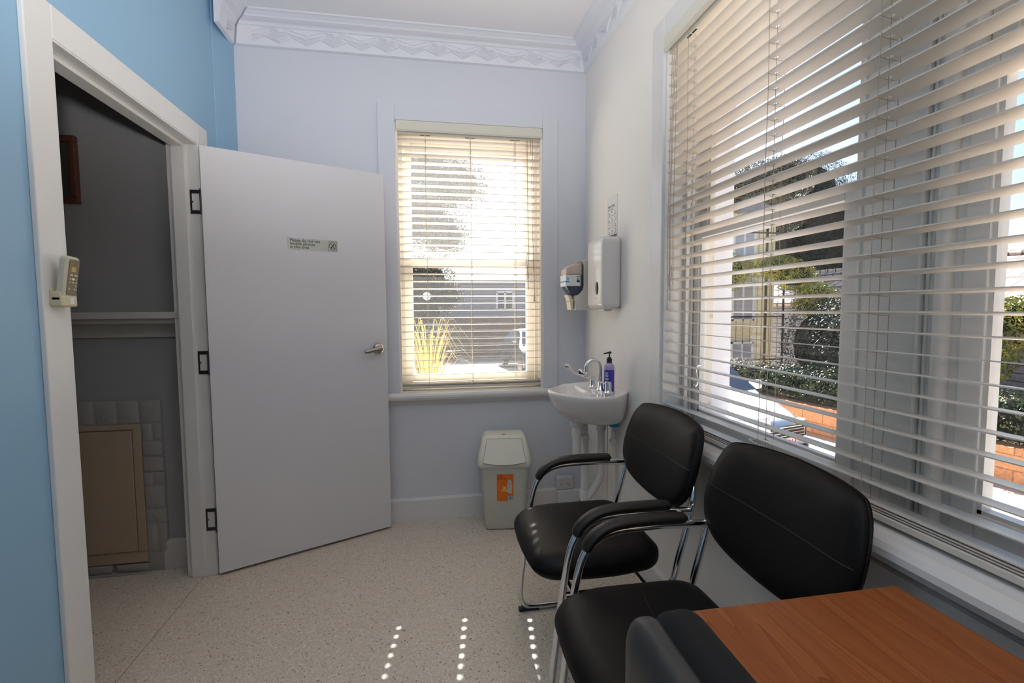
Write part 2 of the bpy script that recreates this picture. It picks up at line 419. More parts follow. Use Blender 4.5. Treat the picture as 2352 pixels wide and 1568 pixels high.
# cornice with stepped cove and chevron frieze
CP = [(0, 2.693), (.020, 2.697), (.022, 2.704), (.034, 2.786), (.042, 2.790), (.046, 2.797), (.052, 2.802), (.066, 2.806), (.082, 2.812), (.086, 2.818), (.092, 2.822), (.104, 2.830), (.114, 2.833), (.118, 2.84), (0, 2.84)]
def cornice(name, a0, a1, axis, sign, fixed, mit0, mit1):
    """mitred run: ends are cut back by the projection"""
    b = MB(); n = len(CP); A = []; B = []
    for p, z in CP:
        q = fixed+sign*p
        s0 = a0+mit0*p; s1 = a1-mit1*p
        A.append(b.bm.verts.new((s0, q, z) if axis == 'x' else (q, s0, z))); B.append(b.bm.verts.new((s1, q, z) if axis == 'x' else (q, s1, z)))
    b.bm.faces.new(A); b.bm.faces.new(B[::-1])
    for i in range(n): b.bm.faces.new((A[i], B[i], B[(i+1) % n], A[(i+1) % n]))
    # relief: nested chevrons on the tilted frieze
    def P(s, v, lift=0.):           # v 0..1 up the frieze
        p = .022+.012*v+.0012+lift; z = 2.704+.082*v
        q = fixed+sign*p
        return (s, q, z) if axis == 'x' else (q, s, z)
    def bar(s0, v0, s1, v1, w=.0022, lift=.0028):
        if min(s0, s1) < a0+.022 or max(s0, s1) > a1-.022: return
        dx, dz = s1-s0, (v1-v0)*.082; L = math.hypot(dx, dz) or 1; ox, oz = -dz/L*w, dx/L*w/.082
        vs = [b.bm.verts.new(P(s0-ox, v0-oz)), b.bm.verts.new(P(s1-ox, v1-oz)), b.bm.verts.new(P(s1, v1, lift)), b.bm.verts.new(P(s0, v0, lift)), b.bm.verts.new(P(s0+ox, v0+oz)), b.bm.verts.new(P(s1+ox, v1+oz))]
        b.bm.faces.new((vs[0], vs[1], vs[2], vs[3])); b.bm.faces.new((vs[3], vs[2], vs[5], vs[4]))
    per = .2835
    k0 = int((a0+.895)/per)-1; k1 = int((a1+.895)/per)+2
    for k in range(k0, k1):
        c = -.895+k*per
        bar(c-.077, .52, c, .10, .003, .005); bar(c, .10, c+.066, .47, .003, .005)
        for j, (w_, t) in enumerate(((.115, .84), (.10, .72), (.088, .62), (.112, .92))):
            bar(c-w_, t+.02*j, c+.005, .22+.14*j); bar(c+.005, .22+.14*j, c+w_*.8, t-.06+.04*j)
        d = c+.143
        bar(d-.075, .5, d, .12, .003, .005); bar(d, .12, d+.06, .44, .003, .005)
        for j in range(5):
            bar(d-.06+.006*j, .55+.07*j, d-.006, .24+.12*j); bar(d-.006, .24+.12*j, d+.045-.004*j, .5+.07*j)
        bar(d-.05, .97, d-.012, .72); bar(d-.035, .97, d-.005, .76); bar(d-.02, .97, d+.002, .8)
    return st(b.build(name, 'plaster'))
cornice('trim_1', -.99, XR, 'x', -1, YB, 1, 1)
cornice('trim_2', YF, YB, 'y', -1, XR, 0, 1)
cornice('trim_3', 2.70, YB, 'y', 1, -1.0, 0, 1)

# ------------------------------------------------------------------ doorway
D = structure('door_1', (-1.0, 2.45, 0), 'white flush door standing open into the room')
b = MB()
AX = -1.01
b.box(XL, AX, 1.505, 1.605, 0, 2.125, .003); b.box(XL, AX, 2.480, 2.585, 0, 2.125, .003); b.box(XL, AX, 1.605, 2.480, 2.032, 2.125, .003)
b.box(-1.145, -1.125, 1.52, 1.60, 0, 2.12); b.box(-1.145, -1.125, 2.485, 2.565, 0, 2.12); b.box(-1.145, -1.125, 1.60, 2.485, 2.037, 2.12)
b.build('architrave', 'gloss', D)
b = MB()
b.box(-1.128, -1.013, 1.58, 1.610, 0, 2.057, .002); b.box(-1.128, -1.013, 2.475, 2.505, 0, 2.057, .002); b.box(-1.128, -1.013, 1.61, 2.475, 2.027, 2.057, .002)
b.box(-1.118, -1.062, 1.61, 1.622, 0, 2.015, .002); b.box(-1.118, -1.062, 2.463, 2.475, 0, 2.015, .002); b.box(-1.118, -1.062, 1.61, 2.475, 2.013, 2.027, .002)
b.build('door_frame', 'gloss', D)
HA = Vector((-.994, 2.452, 0)); DU = Vector((.903, .4296, 0)).normalized(); DN = Vector((DU.y, -DU.x, 0))   # DN points to the room
def LM(u, n, z): return HA+DU*u+DN*n+Vector((0, 0, z))
RL = Matrix.Translation(HA) @ Matrix(((DU.x, -DN.x, 0, 0), (DU.y, -DN.y, 0, 0), (0, 0, 1, 0), (0, 0, 0, 1)))
# local frame: x along leaf, y away from room, z up
leaf = MB().box(0, .860, 0, .035, .014, 2.02, .0015).build('door_leaf', 'door', D, R=RL)
for z in (1.72, .98, .225):
    h = MB()
    y0 = 2.4745
    # butt hinge: dark plate let in round a painted flap
    h.box(-1.05, -1.0, y0-.0025, y0, z+.088, z+.104); h.box(-1.05, -1.0, y0-.0025, y0, z-.004, z+.012)
    h.box(-1.05, -1.043, y0-.0025, y0, z+.012, z+.088); h.box(-1.008, -1.0, y0-.0025, y0, z+.012, z+.088)
    h.lathe([(.0045, z-.008), (.0045, z+.106)], (-1.0, 2.458, 0), 10)
    ho = h.build('hinge', 'hinge', D, smooth=40)
    MB().lathe([(.004, 2.4715), (.004, 2.4735)], (-1.040, 0, z+.05), 10, 'y').build('screw', 'nickel', ho)
# lever handle
hz = 1.055; hu = .808
hd = MB().lathe([(.030, 0), (.031, .004), (.029, .009), (.022, .013), (.012, .016), (.011, .045), (.0, .046)], LM(hu, 0, hz), 28, 'z', R=Matrix.Rotation(0, 3, 'Z') @ (DN.to_track_quat('Z', 'Y').to_matrix())).build('door_handle', 'nickel', D, smooth=50)
lv = [LM(hu+.008, .046, hz), LM(hu-.01, .052, hz+.001), LM(hu-.04, .054, hz-.003), LM(hu-.075, .053, hz-.011), LM(hu-.095, .050, hz-.014)]
MB().tube(smoothpath(lv, 4), [.011]*3+[.0115]*5+[.010]*5+[.008]*3+[.004], [.006]*16+[.003], n=12, ref=(0, 0, 1)).build('lever', 'nickel', hd, smooth=60)
MB().lathe([(.008, 0), (.008, .004)], LM(.861, -.017, hz-.004), 12, 'z', R=DU.to_track_quat('Z', 'Y').to_matrix()).build('latch', 'nickel', D, smooth=50)
# sticker on the leaf: Please do not use mobile phones in this area
sg = thing('door_sign', 'small silver no mobile phones sticker on the white door', 'sign', LM(.477, .0006, 1.575))
RS = RL
sb = MB(); sb.box(.355, .600, -.0009, -.0002, 1.578, 1.636)
sb.build('backing', 'sticker', sg, R=RL)
for i, l in enumerate(('Please do not use', 'mobile phones', 'in this area')):
    text(l, .0205, LM(.366, .0011, 1.6175-i*.0165), DU, (0, 0, 1), 'ink', sg, 'lettering', bold=.00035, th=.0001)
pic = MB()
cu, cz = .574, 1.606
def pt(u, z): return (u, -.0013, z)
fr = [(cu-.021, cz-.024), (cu+.021, cz-.024), (cu+.021, cz+.024), (cu-.021, cz+.024)]
for i in range(4):
    a, c = fr[i], fr[(i+1) % 4]
    pic.tube([pt(*a), pt(*c)], .0006, n=4)
pic.tube([pt(cu+.0165*math.cos(t*PI/12), cz+.0185*math.sin(t*PI/12)) for t in range(24)], .0013, n=4, closed=True)
pic.tube([pt(cu-.011, cz+.013), pt(cu+.011, cz-.013)], .0014, n=4)
pic.tube([pt(cu-.008, cz-.010), pt(cu+.008, cz+.010)], .0024, n=4); pic.tube([pt(cu+.003, cz+.010), pt(cu+.010, cz+.006)], .002, n=4); pic.tube([pt(cu-.009, cz-.006), pt(cu-.002, cz-.012)], .002, n=4)
pic.build('pictogram', 'ink', sg, R=RL)

# air-conditioner remote in its holder on the near architrave
rc = thing('remote_control', 'cream air conditioner remote hanging beside the doorway in its holder', 'remote control', (-1.008, 1.556, 1.30))
Rr = Matrix.Translation((-1.008+.002, 1.556, 1.292)) @ Matrix.Rotation(math.radians(-3), 4, 'X') @ Matrix.Rotation(math.radians(7), 4, 'Y')
MB().rbox((.013, 0, .070), (.011, .027, .066), (.006, .012, .012), 3, 3).build('case', 'remote', rc, smooth=50, R=Rr)
MB().rbox((.0245, .002, .078), (.0008, .020, .050), (.0007, .006, .006), 2, 2).build('face_panel', 'remotef', rc, smooth=50, R=Rr)
MB().box(.0252, .0258, -.009, .009, .094, .107).build('display', 'lcd', rc, R=Rr)
bt = MB()
for (y, z, w, h_) in ((-.008, .084, .006, .0022), (.009, .084, .006, .0022), (-.011, .073, .003, .002), (.013, .073, .0028, .002), (-.011, .064, .003, .002), (.001, .0635, .004, .002), (.013, .064, .003, .002), (.013, .0545, .003, .002), (-.011, .045, .0028, .0028), (.008, .045, .0028, .0028), (.015, .045, .0022, .0028)):
    bt.rbox((.0258, y+.001, z), (.0008, w, h_), (.0006, h_*.8, h_*.8), 2, 1)
bt.build('buttons', 'btn', rc, smooth=50, R=Rr)
MB().rbox((.0258, .0015, .073), (.0008, .006, .003), (.0006, .002, .002), 2, 1).build('mode_button', 'yellow', rc, R=Rr)
hb = MB(); hb.rbox((.014, 0, .008), (.017, .031, .016), (.006, .010, .006), 3, 3); hb.box(-.001, .004, -.029, .029, .0, .042, .002)
hb.box(.004, .026, -.031, -.026, .01, .036, .002); hb.box(.004, .028, .027, .031, .0, .03, .002)
hb.build('holder', 'remoteh', rc, smooth=50, R=Matrix.Translation((-1.009, 1.556, 1.292)))
MB().box(.0312, .0316, -.002, .013, .0, .018).build('holder_label', 'lab', rc, R=Matrix.Translation((-1.009, 1.556, 1.292)))

# ------------------------------------------------------------------ hall fireplace
yh = 2.59
ms = MB(); ms.box(-2.4, -1.126, yh-.11, yh, 1.236, 1.268, .004); ms.box(-2.4, -1.126, yh-.085, yh, 1.214, 1.236, .004); ms.box(-2.4, -1.126, yh-.014, yh, 1.148, 1.214)
tag(ms.build('mantel_shelf', 'hgloss'), 'painted mantel shelf on the grey wall through the doorway', 'shelf')
bs = MB(); random.seed(3)
def brick(x0, x1, z0, z1):
    j = lambda: random.uniform(-.002, .002)
    bs.box(x0+.004+j(), x1-.004+j(), yh-.022+random.uniform(-.003, .003), yh-.001, z0+.004+j(), z1-.004+j(), .005)
x = -1.265; bs.box(-2.3, -1.268, yh-.018, yh-.001, .735, .845); bs.box(-1.355, -1.268, yh-.018, yh-.001, 0, .735)
for i in range(10):
    w = .096
    brick(-1.265-(i+1)*w, -1.265-i*w, .733, .848)
z = .0
rows = [.085, .155, .07, .115, .07, .075, .075, .088]
for i, r in enumerate(rows):
    if i % 3 == 1 or i == 4:
        brick(-1.358, -1.312, z, z+r); brick(-1.312, -1.264, z, z+r)
    else: brick(-1.358, -1.264, z, z+r)
    z += r
for i in range(6): brick(-2.3+i*.16, -2.3+(i+1)*.16-.01, .0, .045)
tag(bs.build('fireplace_surround', 'brickp', smooth=40), 'painted brick fireplace surround in the room beyond the doorway', 'fireplace')
cb = thing('fireplace_cabinet', 'beige cupboard panel filling the old fireplace opening', 'cabinet', (-1.8, yh, .045))
k = MB(); k.box(-2.2, -1.358, yh-.012, yh+.0, .045, .733); k.box(-2.2, -1.358, yh-.022, yh-.012, .706, .733, .002); k.box(-1.395, -1.358, yh-.022, yh-.012, .105, .706, .002); k.box(-2.2, -1.358, yh-.018, yh-.012, .048, .105, .002)
k.build('frame', 'cab', cb)
MB().box(-2.15, -1.398, yh-.026, yh-.012, .108, .702, .002).build('door', 'cab', cb)
pf = thing('picture_frame', 'brown wooden picture frame hanging in the dim room beyond the doorway', 'picture frame', (-1.70, yh, 1.76))
f = MB()
for (a, c, d, e) in ((-1.84, -1.555, 1.765, 1.795), (-1.84, -1.555, 2.04, 2.07), (-1.84, -1.81, 1.795, 2.04), (-1.585, -1.555, 1.795, 2.04)): f.box(a, c, yh-.028, yh, d, e, .006)
f.build('frame', 'frame', pf)
MB().box(-1.81, -1.585, yh-.008, yh-.002, 1.795, 2.04).build('picture', 'matte', pf)
tag(MB().box(-2.1, -1.36, yh-.045, yh-.028, 0, .008, .002).build('hearth_strip', 'brickp'), 'low painted hearth edge on the floor below the beige cupboard panel', 'hearth')

# ------------------------------------------------------------------ back window
x0, x1, z0, z1 = BW
W1 = structure('window_1', (.28, YB, z0))
b = MB(); aw = .098
b.box(x0-aw, x0, YB-.018, YB, z0, z1+.09, .003); b.box(x1, x1+aw-.005, YB-.018, YB, z0, z1+.09, .003); b.box(x0, x1, YB-.018, YB, z1, z1+.09, .003)
b.build('architrave', 'wall', W1)
b = MB(); g = .022
b.box(x0, x0+.012, YB-.01, YB+.20, z0, z1); b.box(x1-.012, x1, YB-.01, YB+.20, z0, z1); b.box(x0, x1, YB-.01, YB+.20, z1-.012, z1); b.box(x0, x1, YB-.004, YB+.20, z0-.006, z0+.004)
for xx in (x0+.012, x1-.012-.02): b.box(xx, xx+.02, YB+.075, YB+.093, z0, z1); b.box(xx, xx+.02, YB+.14, YB+.155, z0, z1)
b.build('window_frame', 'glossc', W1)
b = MB(); b.prism([(YB+.0, z0-.050), (YB-.035, z0-.050), (YB-.050, z0-.042), (YB-.056, z0-.030), (YB-.056, z0-.018), (YB-.050, z0-.006), (YB-.035, z0-.001), (YB, z0)], x0-aw-.03, x1+.25, 'x')
b.prism([(YB, z0-.072), (YB-.012, z0-.072), (YB-.016, z0-.05), (YB, z0-.05)], x0-aw, x1+.25, 'x')
b.build('window_sill', 'gloss', W1)
def sash(parent, x0, x1, z0, z1, y0, y1, stile, top, bot, m, gm, nm='sash'):
    b = MB()
    b.box(x0, x0+stile, y0, y1, z0, z1, .003); b.box(x1-stile, x1, y0, y1, z0, z1, .003)
    b.box(x0+stile, x1-stile, y0, y1, z0, z0+bot, .003); b.box(x0+stile, x1-stile, y0, y1, z1-top, z1, .003)
    o = b.build(nm, m, parent)
    MB().box(x0+stile, x1-stile, (y0+y1)/2-.002, (y0+y1)/2+.002, z0+bot, z1-top).build('pane', gm, o)
    return o
sash(W1, x0+.03, x1-.03, z0+.002, 1.575, YB+.095, YB+.13, .050, .035, .088, 'glossc', 'glass_lo')
sash(W1, x0+.03, x1-.03, 1.54, z1-.014, YB+.16, YB+.195, .050, .11, .035, 'glossc', 'glass_up')

# ------------------------------------------------------------------ side window
ya, yb_ = RW[0], RW[1]
W2 = structure('window_2', (XR, .7, z0))
b = MB()
b.box(XR-.020, XR, ya, ya+.098, z0, z1+.09, .003); b.box(XR-.020, XR, yb_-.098, yb_, z0, z1+.09, .003); b.box(XR-.020, XR, yb_, ya, z1, z1+.09, .003)
b.build('architrave', 'gloss', W2)
b = MB()
b.box(XR-.01, XR+.17, ya-.012, ya, z0, z1); b.box(XR-.01, XR+.17, yb_, yb_+.012, z0, z1); b.box(XR-.01, XR+.17, yb_, ya, z1-.012, z1); b.box(XR-.004, XR+.17, yb_, ya, z0-.006, z0+.004)
b.box(XR+.075, XR+.09, ya-.034, ya-.012, z0, z1, .002); b.box(XR+.098, XR+.112, ya-.030, ya-.012, z0, z1, .002); b.box(XR+.150, XR+.17, ya-.034, ya-.012, z0, z1, .002)
b.tube([(XR+.094, ya-.02, z0), (XR+.094, ya-.02, z1)], .006, n=8)
b.build('window_frame', 'gloss', W2)
b = MB(); b.prism([(XR+.0, z0-.055), (XR-.035, z0-.055), (XR-.052, z0-.046), (XR-.060, z0-.030), (XR-.058, z0-.016), (XR-.048, z0-.004), (XR-.03, z0), (XR, z0)], yb_-.12, ya+.12, 'y')
b.prism([(XR, z0-.078), (XR-.012, z0-.078), (XR-.017, z0-.055), (XR, z0-.055)], yb_-.1, ya+.1, 'y')
b.build('window_sill', 'gloss', W2)
XS = XR+.115    # inner face of the lower sashes
def sash_x(parent, y0, y1, z0, z1, x0, x1, stile, top, bot, m, gm):
    b = MB()
    b.box(x0, x1, y0, y0+stile, z0, z1, .003); b.box(x0, x1, y1-stile, y1, z0, z1, .003)
    b.box(x0, x1, y0+stile, y1-stile, z0, z0+bot, .003); b.box(x0, x1, y0+stile, y1-stile, z1-top, z1, .003)
    for (p, q) in ((y0+stile, y0+stile+.008), (y1-stile-.008, y1-stile)): b.box(x0+.008, x1-.004, p, q, z0+bot, z1-top)
    b.box(x0+.008, x1-.004, y0+stile, y1-stile, z0+bot, z0+bot+.008)
    o = b.build('sash', m, parent)
    MB().box((x0+x1)/2-.002, (x0+x1)/2+.002, y0+stile, y1-stile, z0+bot, z1-top).build('pane', gm, o)
    return o
s1 = sash_x(W2, 1.085, ya-.014, z0+.002, 1.585, XS, XS+.032, .046, .032, .058, 'gloss', 'glass_r')
sash_x(W2, 1.085, ya-.014, 1.553, z1-.014, XS+.034, XS+.066, .046, .06, .032, 'timber', 'glass_r')
sash_x(W2, yb_+.014, .825, z0+.006, 1.76, XS-.012, XS+.026, .046, .036, .062, 'gloss', 'glass_r')
sash_x(W2, yb_+.014, .825, 1.728, z1-.014, XS+.028, XS+.062, .046, .06, .032, 'timber', 'glass_r')
b = MB(); b.box(XS-.006, XS+.080, .826, 1.083, z0, z1, .002)
b.box(XS-.022, XS-.004, .903, .911, z0, z1, .002); b.box(XS-.012, XS-.004, .893, .900, z0, z1, .002)
b.tube([(XS-.012, .860, z0), (XS-.012, .860, z1)], .017, n=14, ref=(1, 0, 0))
b.tube([(XS-.006, 1.072, z0), (XS-.006, 1.072, z1)], .004, n=8)
b.build('mullion', 'gloss', W2, smooth=50)
b = MB(); b.tube(smoothpath([(XS-.006, 1.79, 1.04), (XS-.02, 1.79, 1.035), (XS-.028, 1.788, 1.01), (XS-.02, 1.786, .975), (XS-.03, 1.785, .955), (XS-.04, 1.776, .962)], 4), .005, n=8)
b.build('sash_fastener', 'chrome', W2, smooth=60)
MB().tube(smoothpath([(XS, 1.46, z0+.035), (XS-.018, 1.46, z0+.035), (XS-.022, 1.44, z0+.033), (XS-.018, 1.41, z0+.03), (XS, 1.40, z0+.03)], 4), .006, n=8).build('sash_lift', 'gloss', W2, smooth=60)
# outside lining, reveal and sill
MB().box(XR+.175, XR+.215, ya-.016, ya, z0, z1, .002).build('outer_lining', 'timber', W2)
MB().box(XR+.215, XR+T+.012, ya-.010, ya+.02, z0-.05, z1+.05).build('outer_reveal', 'render', W2)
MB().prism([(XR+.17, z0-.02), (XR+.17, z0), (XR+T+.05, z0-.045), (XR+T+.05, z0-.075)], yb_-.05, ya+.02, 'y').build('outer_sill', 'render', W2)
MB().prism([(YB+.20, z0-.02), (YB+.20, z0), (YB+T+.05, z0-.045), (YB+T+.05, z0-.075)], x0-.05, x1+.05, 'x').build('outer_sill', 'render', W1)
b = MB(); b.box(XR+T, XR+T+.012, YF, yb_, -1, 3); b.box(XR+T, XR+T+.012, ya, YB+T, -1, 3); b.box(XR+T, XR+T+.012, yb_, ya, -1, z0-.05); b.box(XR+T, XR+T+.012, yb_, ya, z1, 3)
st(b.build('wall_outside', 'render'))

# ------------------------------------------------------------------ venetian blinds
PIT = .0430
def slats(axis, a0, a1, f0, zs, holes, wid=.050, tilt=.005, hw=.0065, hd=.0055):
    """slats between a0..a1, room-side edge at f0, outward direction +"""
    b = MB(); th = .0034
    for z in zs:
        segs = [a0]+[v for h in sorted(holes) for v in (h-hw, h+hw)]+[a1]
        def piece(s0, s1, w0, w1):
            vs = []
            for s in (s0, s1):
                for (w, dz) in ((w0, 0), (w1, 0), (w1, th), (w0, th)):
                    cz = -tilt*w/wid
                    e = .0006 if w in (0., wid) else 0
                    zz = z+cz+(dz-th/2)*(1-.2*(e > 0))
                    vs.append(b.bm.verts.new((s, f0+w, zz) if axis == 'x' else (f0+w, s, zz)))
            for q in ((0, 1, 5, 4), (1, 2, 6, 5), (2, 3, 7, 6), (3, 0, 4, 7), (0, 3, 2, 1), (4, 5, 6, 7)): b.bm.faces.new([vs[i] for i in q])
        for i in range(0, len(segs), 2): piece(segs[i], segs[i+1], 0., wid)
        for h in holes:
            piece(h-hw, h+hw, 0., wid/2-hd); piece(h-hw, h+hw, wid/2+hd, wid)
    return b
def cordline(b, pts, r=.0011): b.tube(pts, r, n=5)

def blind(name, label, axis, a0, a1, f0, ztop, n, zrail, lad, group=None, cordmat='cord', zbox=(2.294, 2.347)):
    loc = ((a0+a1)/2, f0+.025, zrail) if axis == 'x' else (f0+.025, (a0+a1)/2, zrail)
    B = thing(name, label, 'window blind', loc, group)
    zs = [ztop-PIT*i for i in range(n)]+[zrail+.013+.0055*i for i in range(2)]
    slats(axis, a0+.006, a1-.006, f0, zs, lad).build('slats', 'slat', B)
    q = lambda s, f, z: (s, f, z) if axis == 'x' else (f, s, z)
    def bx(b, s0, s1, f_0, f_1, z0_, z1_, bev=0):
        if axis == 'x': b.box(s0, s1, f_0, f_1, z0_, z1_, bev)
        else: b.box(f_0, f_1, s0, s1, z0_, z1_, bev)
    hb = MB(); bx(hb, a0, a1, f0+.003, f0+.053, zbox[0]-.012, zbox[1]-.004, .001); hb.build('headbox', 'val', B)
    v = MB(); bx(v, a0-.001, a1+.001, f0-.022, f0-.012, zbox[0]-.0, zbox[1]+.004, .003)
    bx(v, a0-.001, a1+.001, f0-.022, f0-.006, zbox[0]-.002, zbox[0]+.006, .002); bx(v, a0-.001, a0+.004, f0-.02, f0+.02, zbox[0], zbox[1]+.002, .001); bx(v, a1-.004, a1+.001, f0-.02, f0+.02, zbox[0], zbox[1]+.002, .001)
    v.build('valance', 'val', B)
    rl = MB(); bx(rl, a0+.006, a1-.006, f0-.001, f0+.051, zrail-.008, zrail+.008, .003); rl.build('bottom_rail', 'slat', B)
    for L in lad:
        c = MB()
        for ff in (f0-.0015, f0+.0515):
            P = [q(L+.0012*math.sin(z*9), ff+.0008*math.sin(z*14), z) for z in [zbox[0]-.01-(zbox[0]-zrail)*i/14 for i in range(15)]]
            cordline(c, P, .0009)
        cordline(c, [q(L+.001, f0+.025, zbox[0]-.01), q(L+.001, f0+.025, zrail)], .0009)
        for z in zs: cordline(c, [q(L+.004, f0-.001, z-.0035), q(L+.004, f0+.025, z-.0075), q(L+.004, f0+.051, z-.0085)], .0006)
        c.build('ladder_cord', cordmat, B)
        sl = MB(); bx(sl, L-.030, L-.004, f0+.008, f0+.014, zbox[0]-.0135, zbox[0]-.011); bx(sl, L+.004, L+.030, f0+.008, f0+.014, zbox[0]-.0135, zbox[0]-.011); sl.build('cord_slot', 'dark', B)
    return B, q
Bk, q = blind('venetian_blind', 'cream venetian blind in the small window beside the open door', 'x', -.149, .708, YB+.004, 2.258, 34, .806, (.015, .279, .548), 'white venetian blinds')
c = MB(); cordline(c, [q(.618, YB-.008, 2.285), q(.622, YB-.008, 1.75), q(.627, YB-.010, 1.6), q(.618, YB-.012, 1.5), q(.624, YB-.008, 1.39)], .0016)
cordline(c, [q(.621, YB-.006, 1.62), q(.612, YB-.009, 1.56), q(.625, YB-.009, 1.46)], .0012)
cordline(c, [q(.652, YB-.008, 2.285), q(.658, YB-.008, 1.8), q(.660, YB-.008, 1.352)], .0012); cordline(c, [q(.640, YB-.004, 2.285), q(.656, YB-.006, 1.5)], .0012); c.build('pull_cord', 'corddk', Bk)
MB().lathe([(.002, .02), (.004, .016), (.0065, -.012), (.006, -.018), (.001, -.02)], q(.660, YB-.008, 1.335), 12).build('tassel', 'disp2', Bk, smooth=40)
Bs, q = blind('venetian_blind', 'wide white venetian blind across the large side window behind the chairs', 'y', -.40, 1.877, XR-.004, 2.248, 34, .804, (1.722, 1.285, .932, .55, .17, -.22), 'white venetian blinds', zbox=(2.300, 2.352))
c = MB()
for (s, zz, dx) in ((1.815, 1.38, -.010), (1.800, 1.335, -.014), (1.830, 1.30, -.008), (1.792, 1.36, -.006)):
    cordline(c, [q(s+.004, XR-.010, 2.29), q(s-.004, XR-.012+dx, 1.9), q(s+.003, XR-.012+dx, 1.6), q(s, XR-.010+dx, zz)], .0013)
c.tube(smoothpath([q(1.80, XR-.02, 1.44), q(1.785, XR-.026, 1.40), q(1.80, XR-.03, 1.36), q(1.815, XR-.024, 1.40), q(1.80, XR-.02, 1.43)], 4), .0012, n=5)
c.build('pull_cord', 'cord', Bs)
for (s, zz, dx) in ((1.815, 1.365, -.010), (1.800, 1.318, -.014), (1.830, 1.285, -.008)):
    MB().lathe([(.002, .02), (.004, .016), (.0065, -.012), (.006, -.018), (.001, -.02)], q(s, XR-.010+dx, zz), 12).build('tassel', 'disp2', Bs, smooth=40)

# ------------------------------------------------------------------ basin and taps
SX, SY, SZ = XR, 2.37, .856
BZ = .696
sk = thing('wash_basin', 'white ceramic hand basin fixed to the right wall below the dispensers', 'wash basin', (SX-.19, SY, .70))
def sink_r(t, inset=0., f=1.):
    """outline, t 0..1 from the wall at the far side round the front to the wall at the near side"""
    out = [(.0, .215), (-.03, .242), (-.08, .250), (-.16, .235), (-.235, .198), (-.31, .130), (-.36, .062), (-.380, -.005), (-.368, -.075), (-.325, -.155), (-.26, -.220), (-.18, -.252), (-.10, -.238), (-.04, -.185), (0, -.125)]
    return out
OUT = smoothpath([(a, b_, 0) for a, b_ in sink_r(0)], 5)
def ring(bm, s, z, sy=None, dx=0, wallx=-.002):
    sy = sy or s
    return [bm.verts.new((SX+wallx+min(0, p.x*s+dx), SY+p.y*sy, z)) for p in OUT]
b = MB(); bm = b.bm
rings = [ring(bm, .62, .697, .52, 0), ring(bm, .72, .702, .60), ring(bm, .84, .735, .76), ring(bm, .93, .78, .90), ring(bm, .985, .825, .975), ring(bm, 1.0, .845), ring(bm, .998, .853), ring(bm, .985, .857, .985)]
for A, B_ in zip(rings, rings[1:]):
    for i in range(len(A)-1): bm.faces.new((A[i], A[i+1], B_[i+1], B_[i]))
    bm.faces.new((A[-1], A[0], B_[0], B_[-1]))
bm.faces.new(rings[0][::-1])
# bowl opening
cx, cy = SX-.240, SY-.008
n = len(OUT)
def bowl(rx, ry, z, sh=0):
    vs = []
    for i in range(n):
        t = PI/2+PI*2*(i)/(n)
        # start facing far (+y), run over the front
        vs.append(bm.verts.new((cx+sh+rx*math.cos(t), cy+ry*math.sin(t), z)))
    return vs
# match parametrisation: outline spans far-wall -> front -> near-wall
def bowl2(rx, ry, z, sh=0):
    vs = []
    for i in range(n):
        t = math.radians(62)+math.radians(236)*i/(n-1)
        c_, s_ = math.cos(t), math.sin(t)
        vs.append(bm.verts.new((cx+sh+rx*c_, cy+ry*s_, z)))
    return vs
R0 = bowl2(.108, .180, .8568); R1 = bowl2(.102, .172, .850); R2 = bowl2(.088, .145, .80); R3 = bowl2(.056, .09, .755, .01); R4 = bowl2(.02, .022, .742, .01)
L = rings[-1]
for A, B_ in ((L, R0), (R0, R1), (R1, R2), (R2, R3), (R3, R4)):
    for i in range(n-1): bm.faces.new((A[i], A[i+1], B_[i+1], B_[i]))
    bm.faces.new((A[-1], A[0], B_[0], B_[-1]))
bm.faces.new(R4)
b.build('basin', 'ceramic', sk, smooth=50)
MB().lathe([(.017, .7435), (.017, .7465), (.010, .7465)], (cx+.01, cy, 0), 16).build('drain', 'chrome', sk, smooth=40)
def tap(name, label, x, y, hx, hy, hz_):
    t = thing(name, label, 'tap', (x, y, .857), 'lever taps on the basin')
    MB().lathe([(.024, .857), (.024, .861), (.018, .864), (.015, .875), (.0155, .905), (.013, .915), (.004, .918)], (x, y, 0), 20).build('body', 'chrome', t, smooth=50)
    P = smoothpath([(x-.008, y, .905), (x-.05, y+(hy-y)*.25, .918), (x-.10, y+(hy-y)*.5, .937), (hx+.02, y+(hy-y)*.85, .955), (hx, hy, hz_-.012), (hx-.012, hy, hz_)], 4)
    m_ = len(P); rr = [.0045 if i < m_*.5 else .0045+.0085*min(1, (i-m_*.5)/(m_*.25)) for i in range(m_)]; rr[-1] = .004; rr[-2] = .0105
    MB().tube(P, [.0048]*m_, rr, n=10, ref=(0, 1, 0)).build('lever', 'chrome', t, smooth=60)
    return t
tap('lever_tap', 'chrome lever tap on the near side of the basin spout', .872, 2.222, .728, 2.205, .980)
tap('lever_tap', 'chrome lever tap on the far side of the basin spout next to the corner', .856, 2.400, .716, 2.385, .985)
sp = thing('spout', 'curved chrome swan neck spout at the back of the basin', 'spout', (.866, 2.315, .857))
MB().lathe([(.020, .857), (.020, .861), (.014, .866), (.011, .90), (.010, .905)], (.866, 2.315, 0), 18).build('base', 'chrome', sp, smooth=50)
P = [(.866, 2.315, .90), (.866, 2.315, .96)]+[(.828+.038*math.cos(a), 2.315, .972+.040*math.sin(a)) for a in [PI*i/12 for i in range(13)]]+[(.790, 2.315, .95)]
MB().tube(P, .0085, n=14).build('neck', 'chrome', sp, smooth=60)
MB().lathe([(.0105, .928), (.011, .950), (.009, .952)], (.790, 2.315, 0), 16).build('aerator', 'chrome', sp, smooth=50)
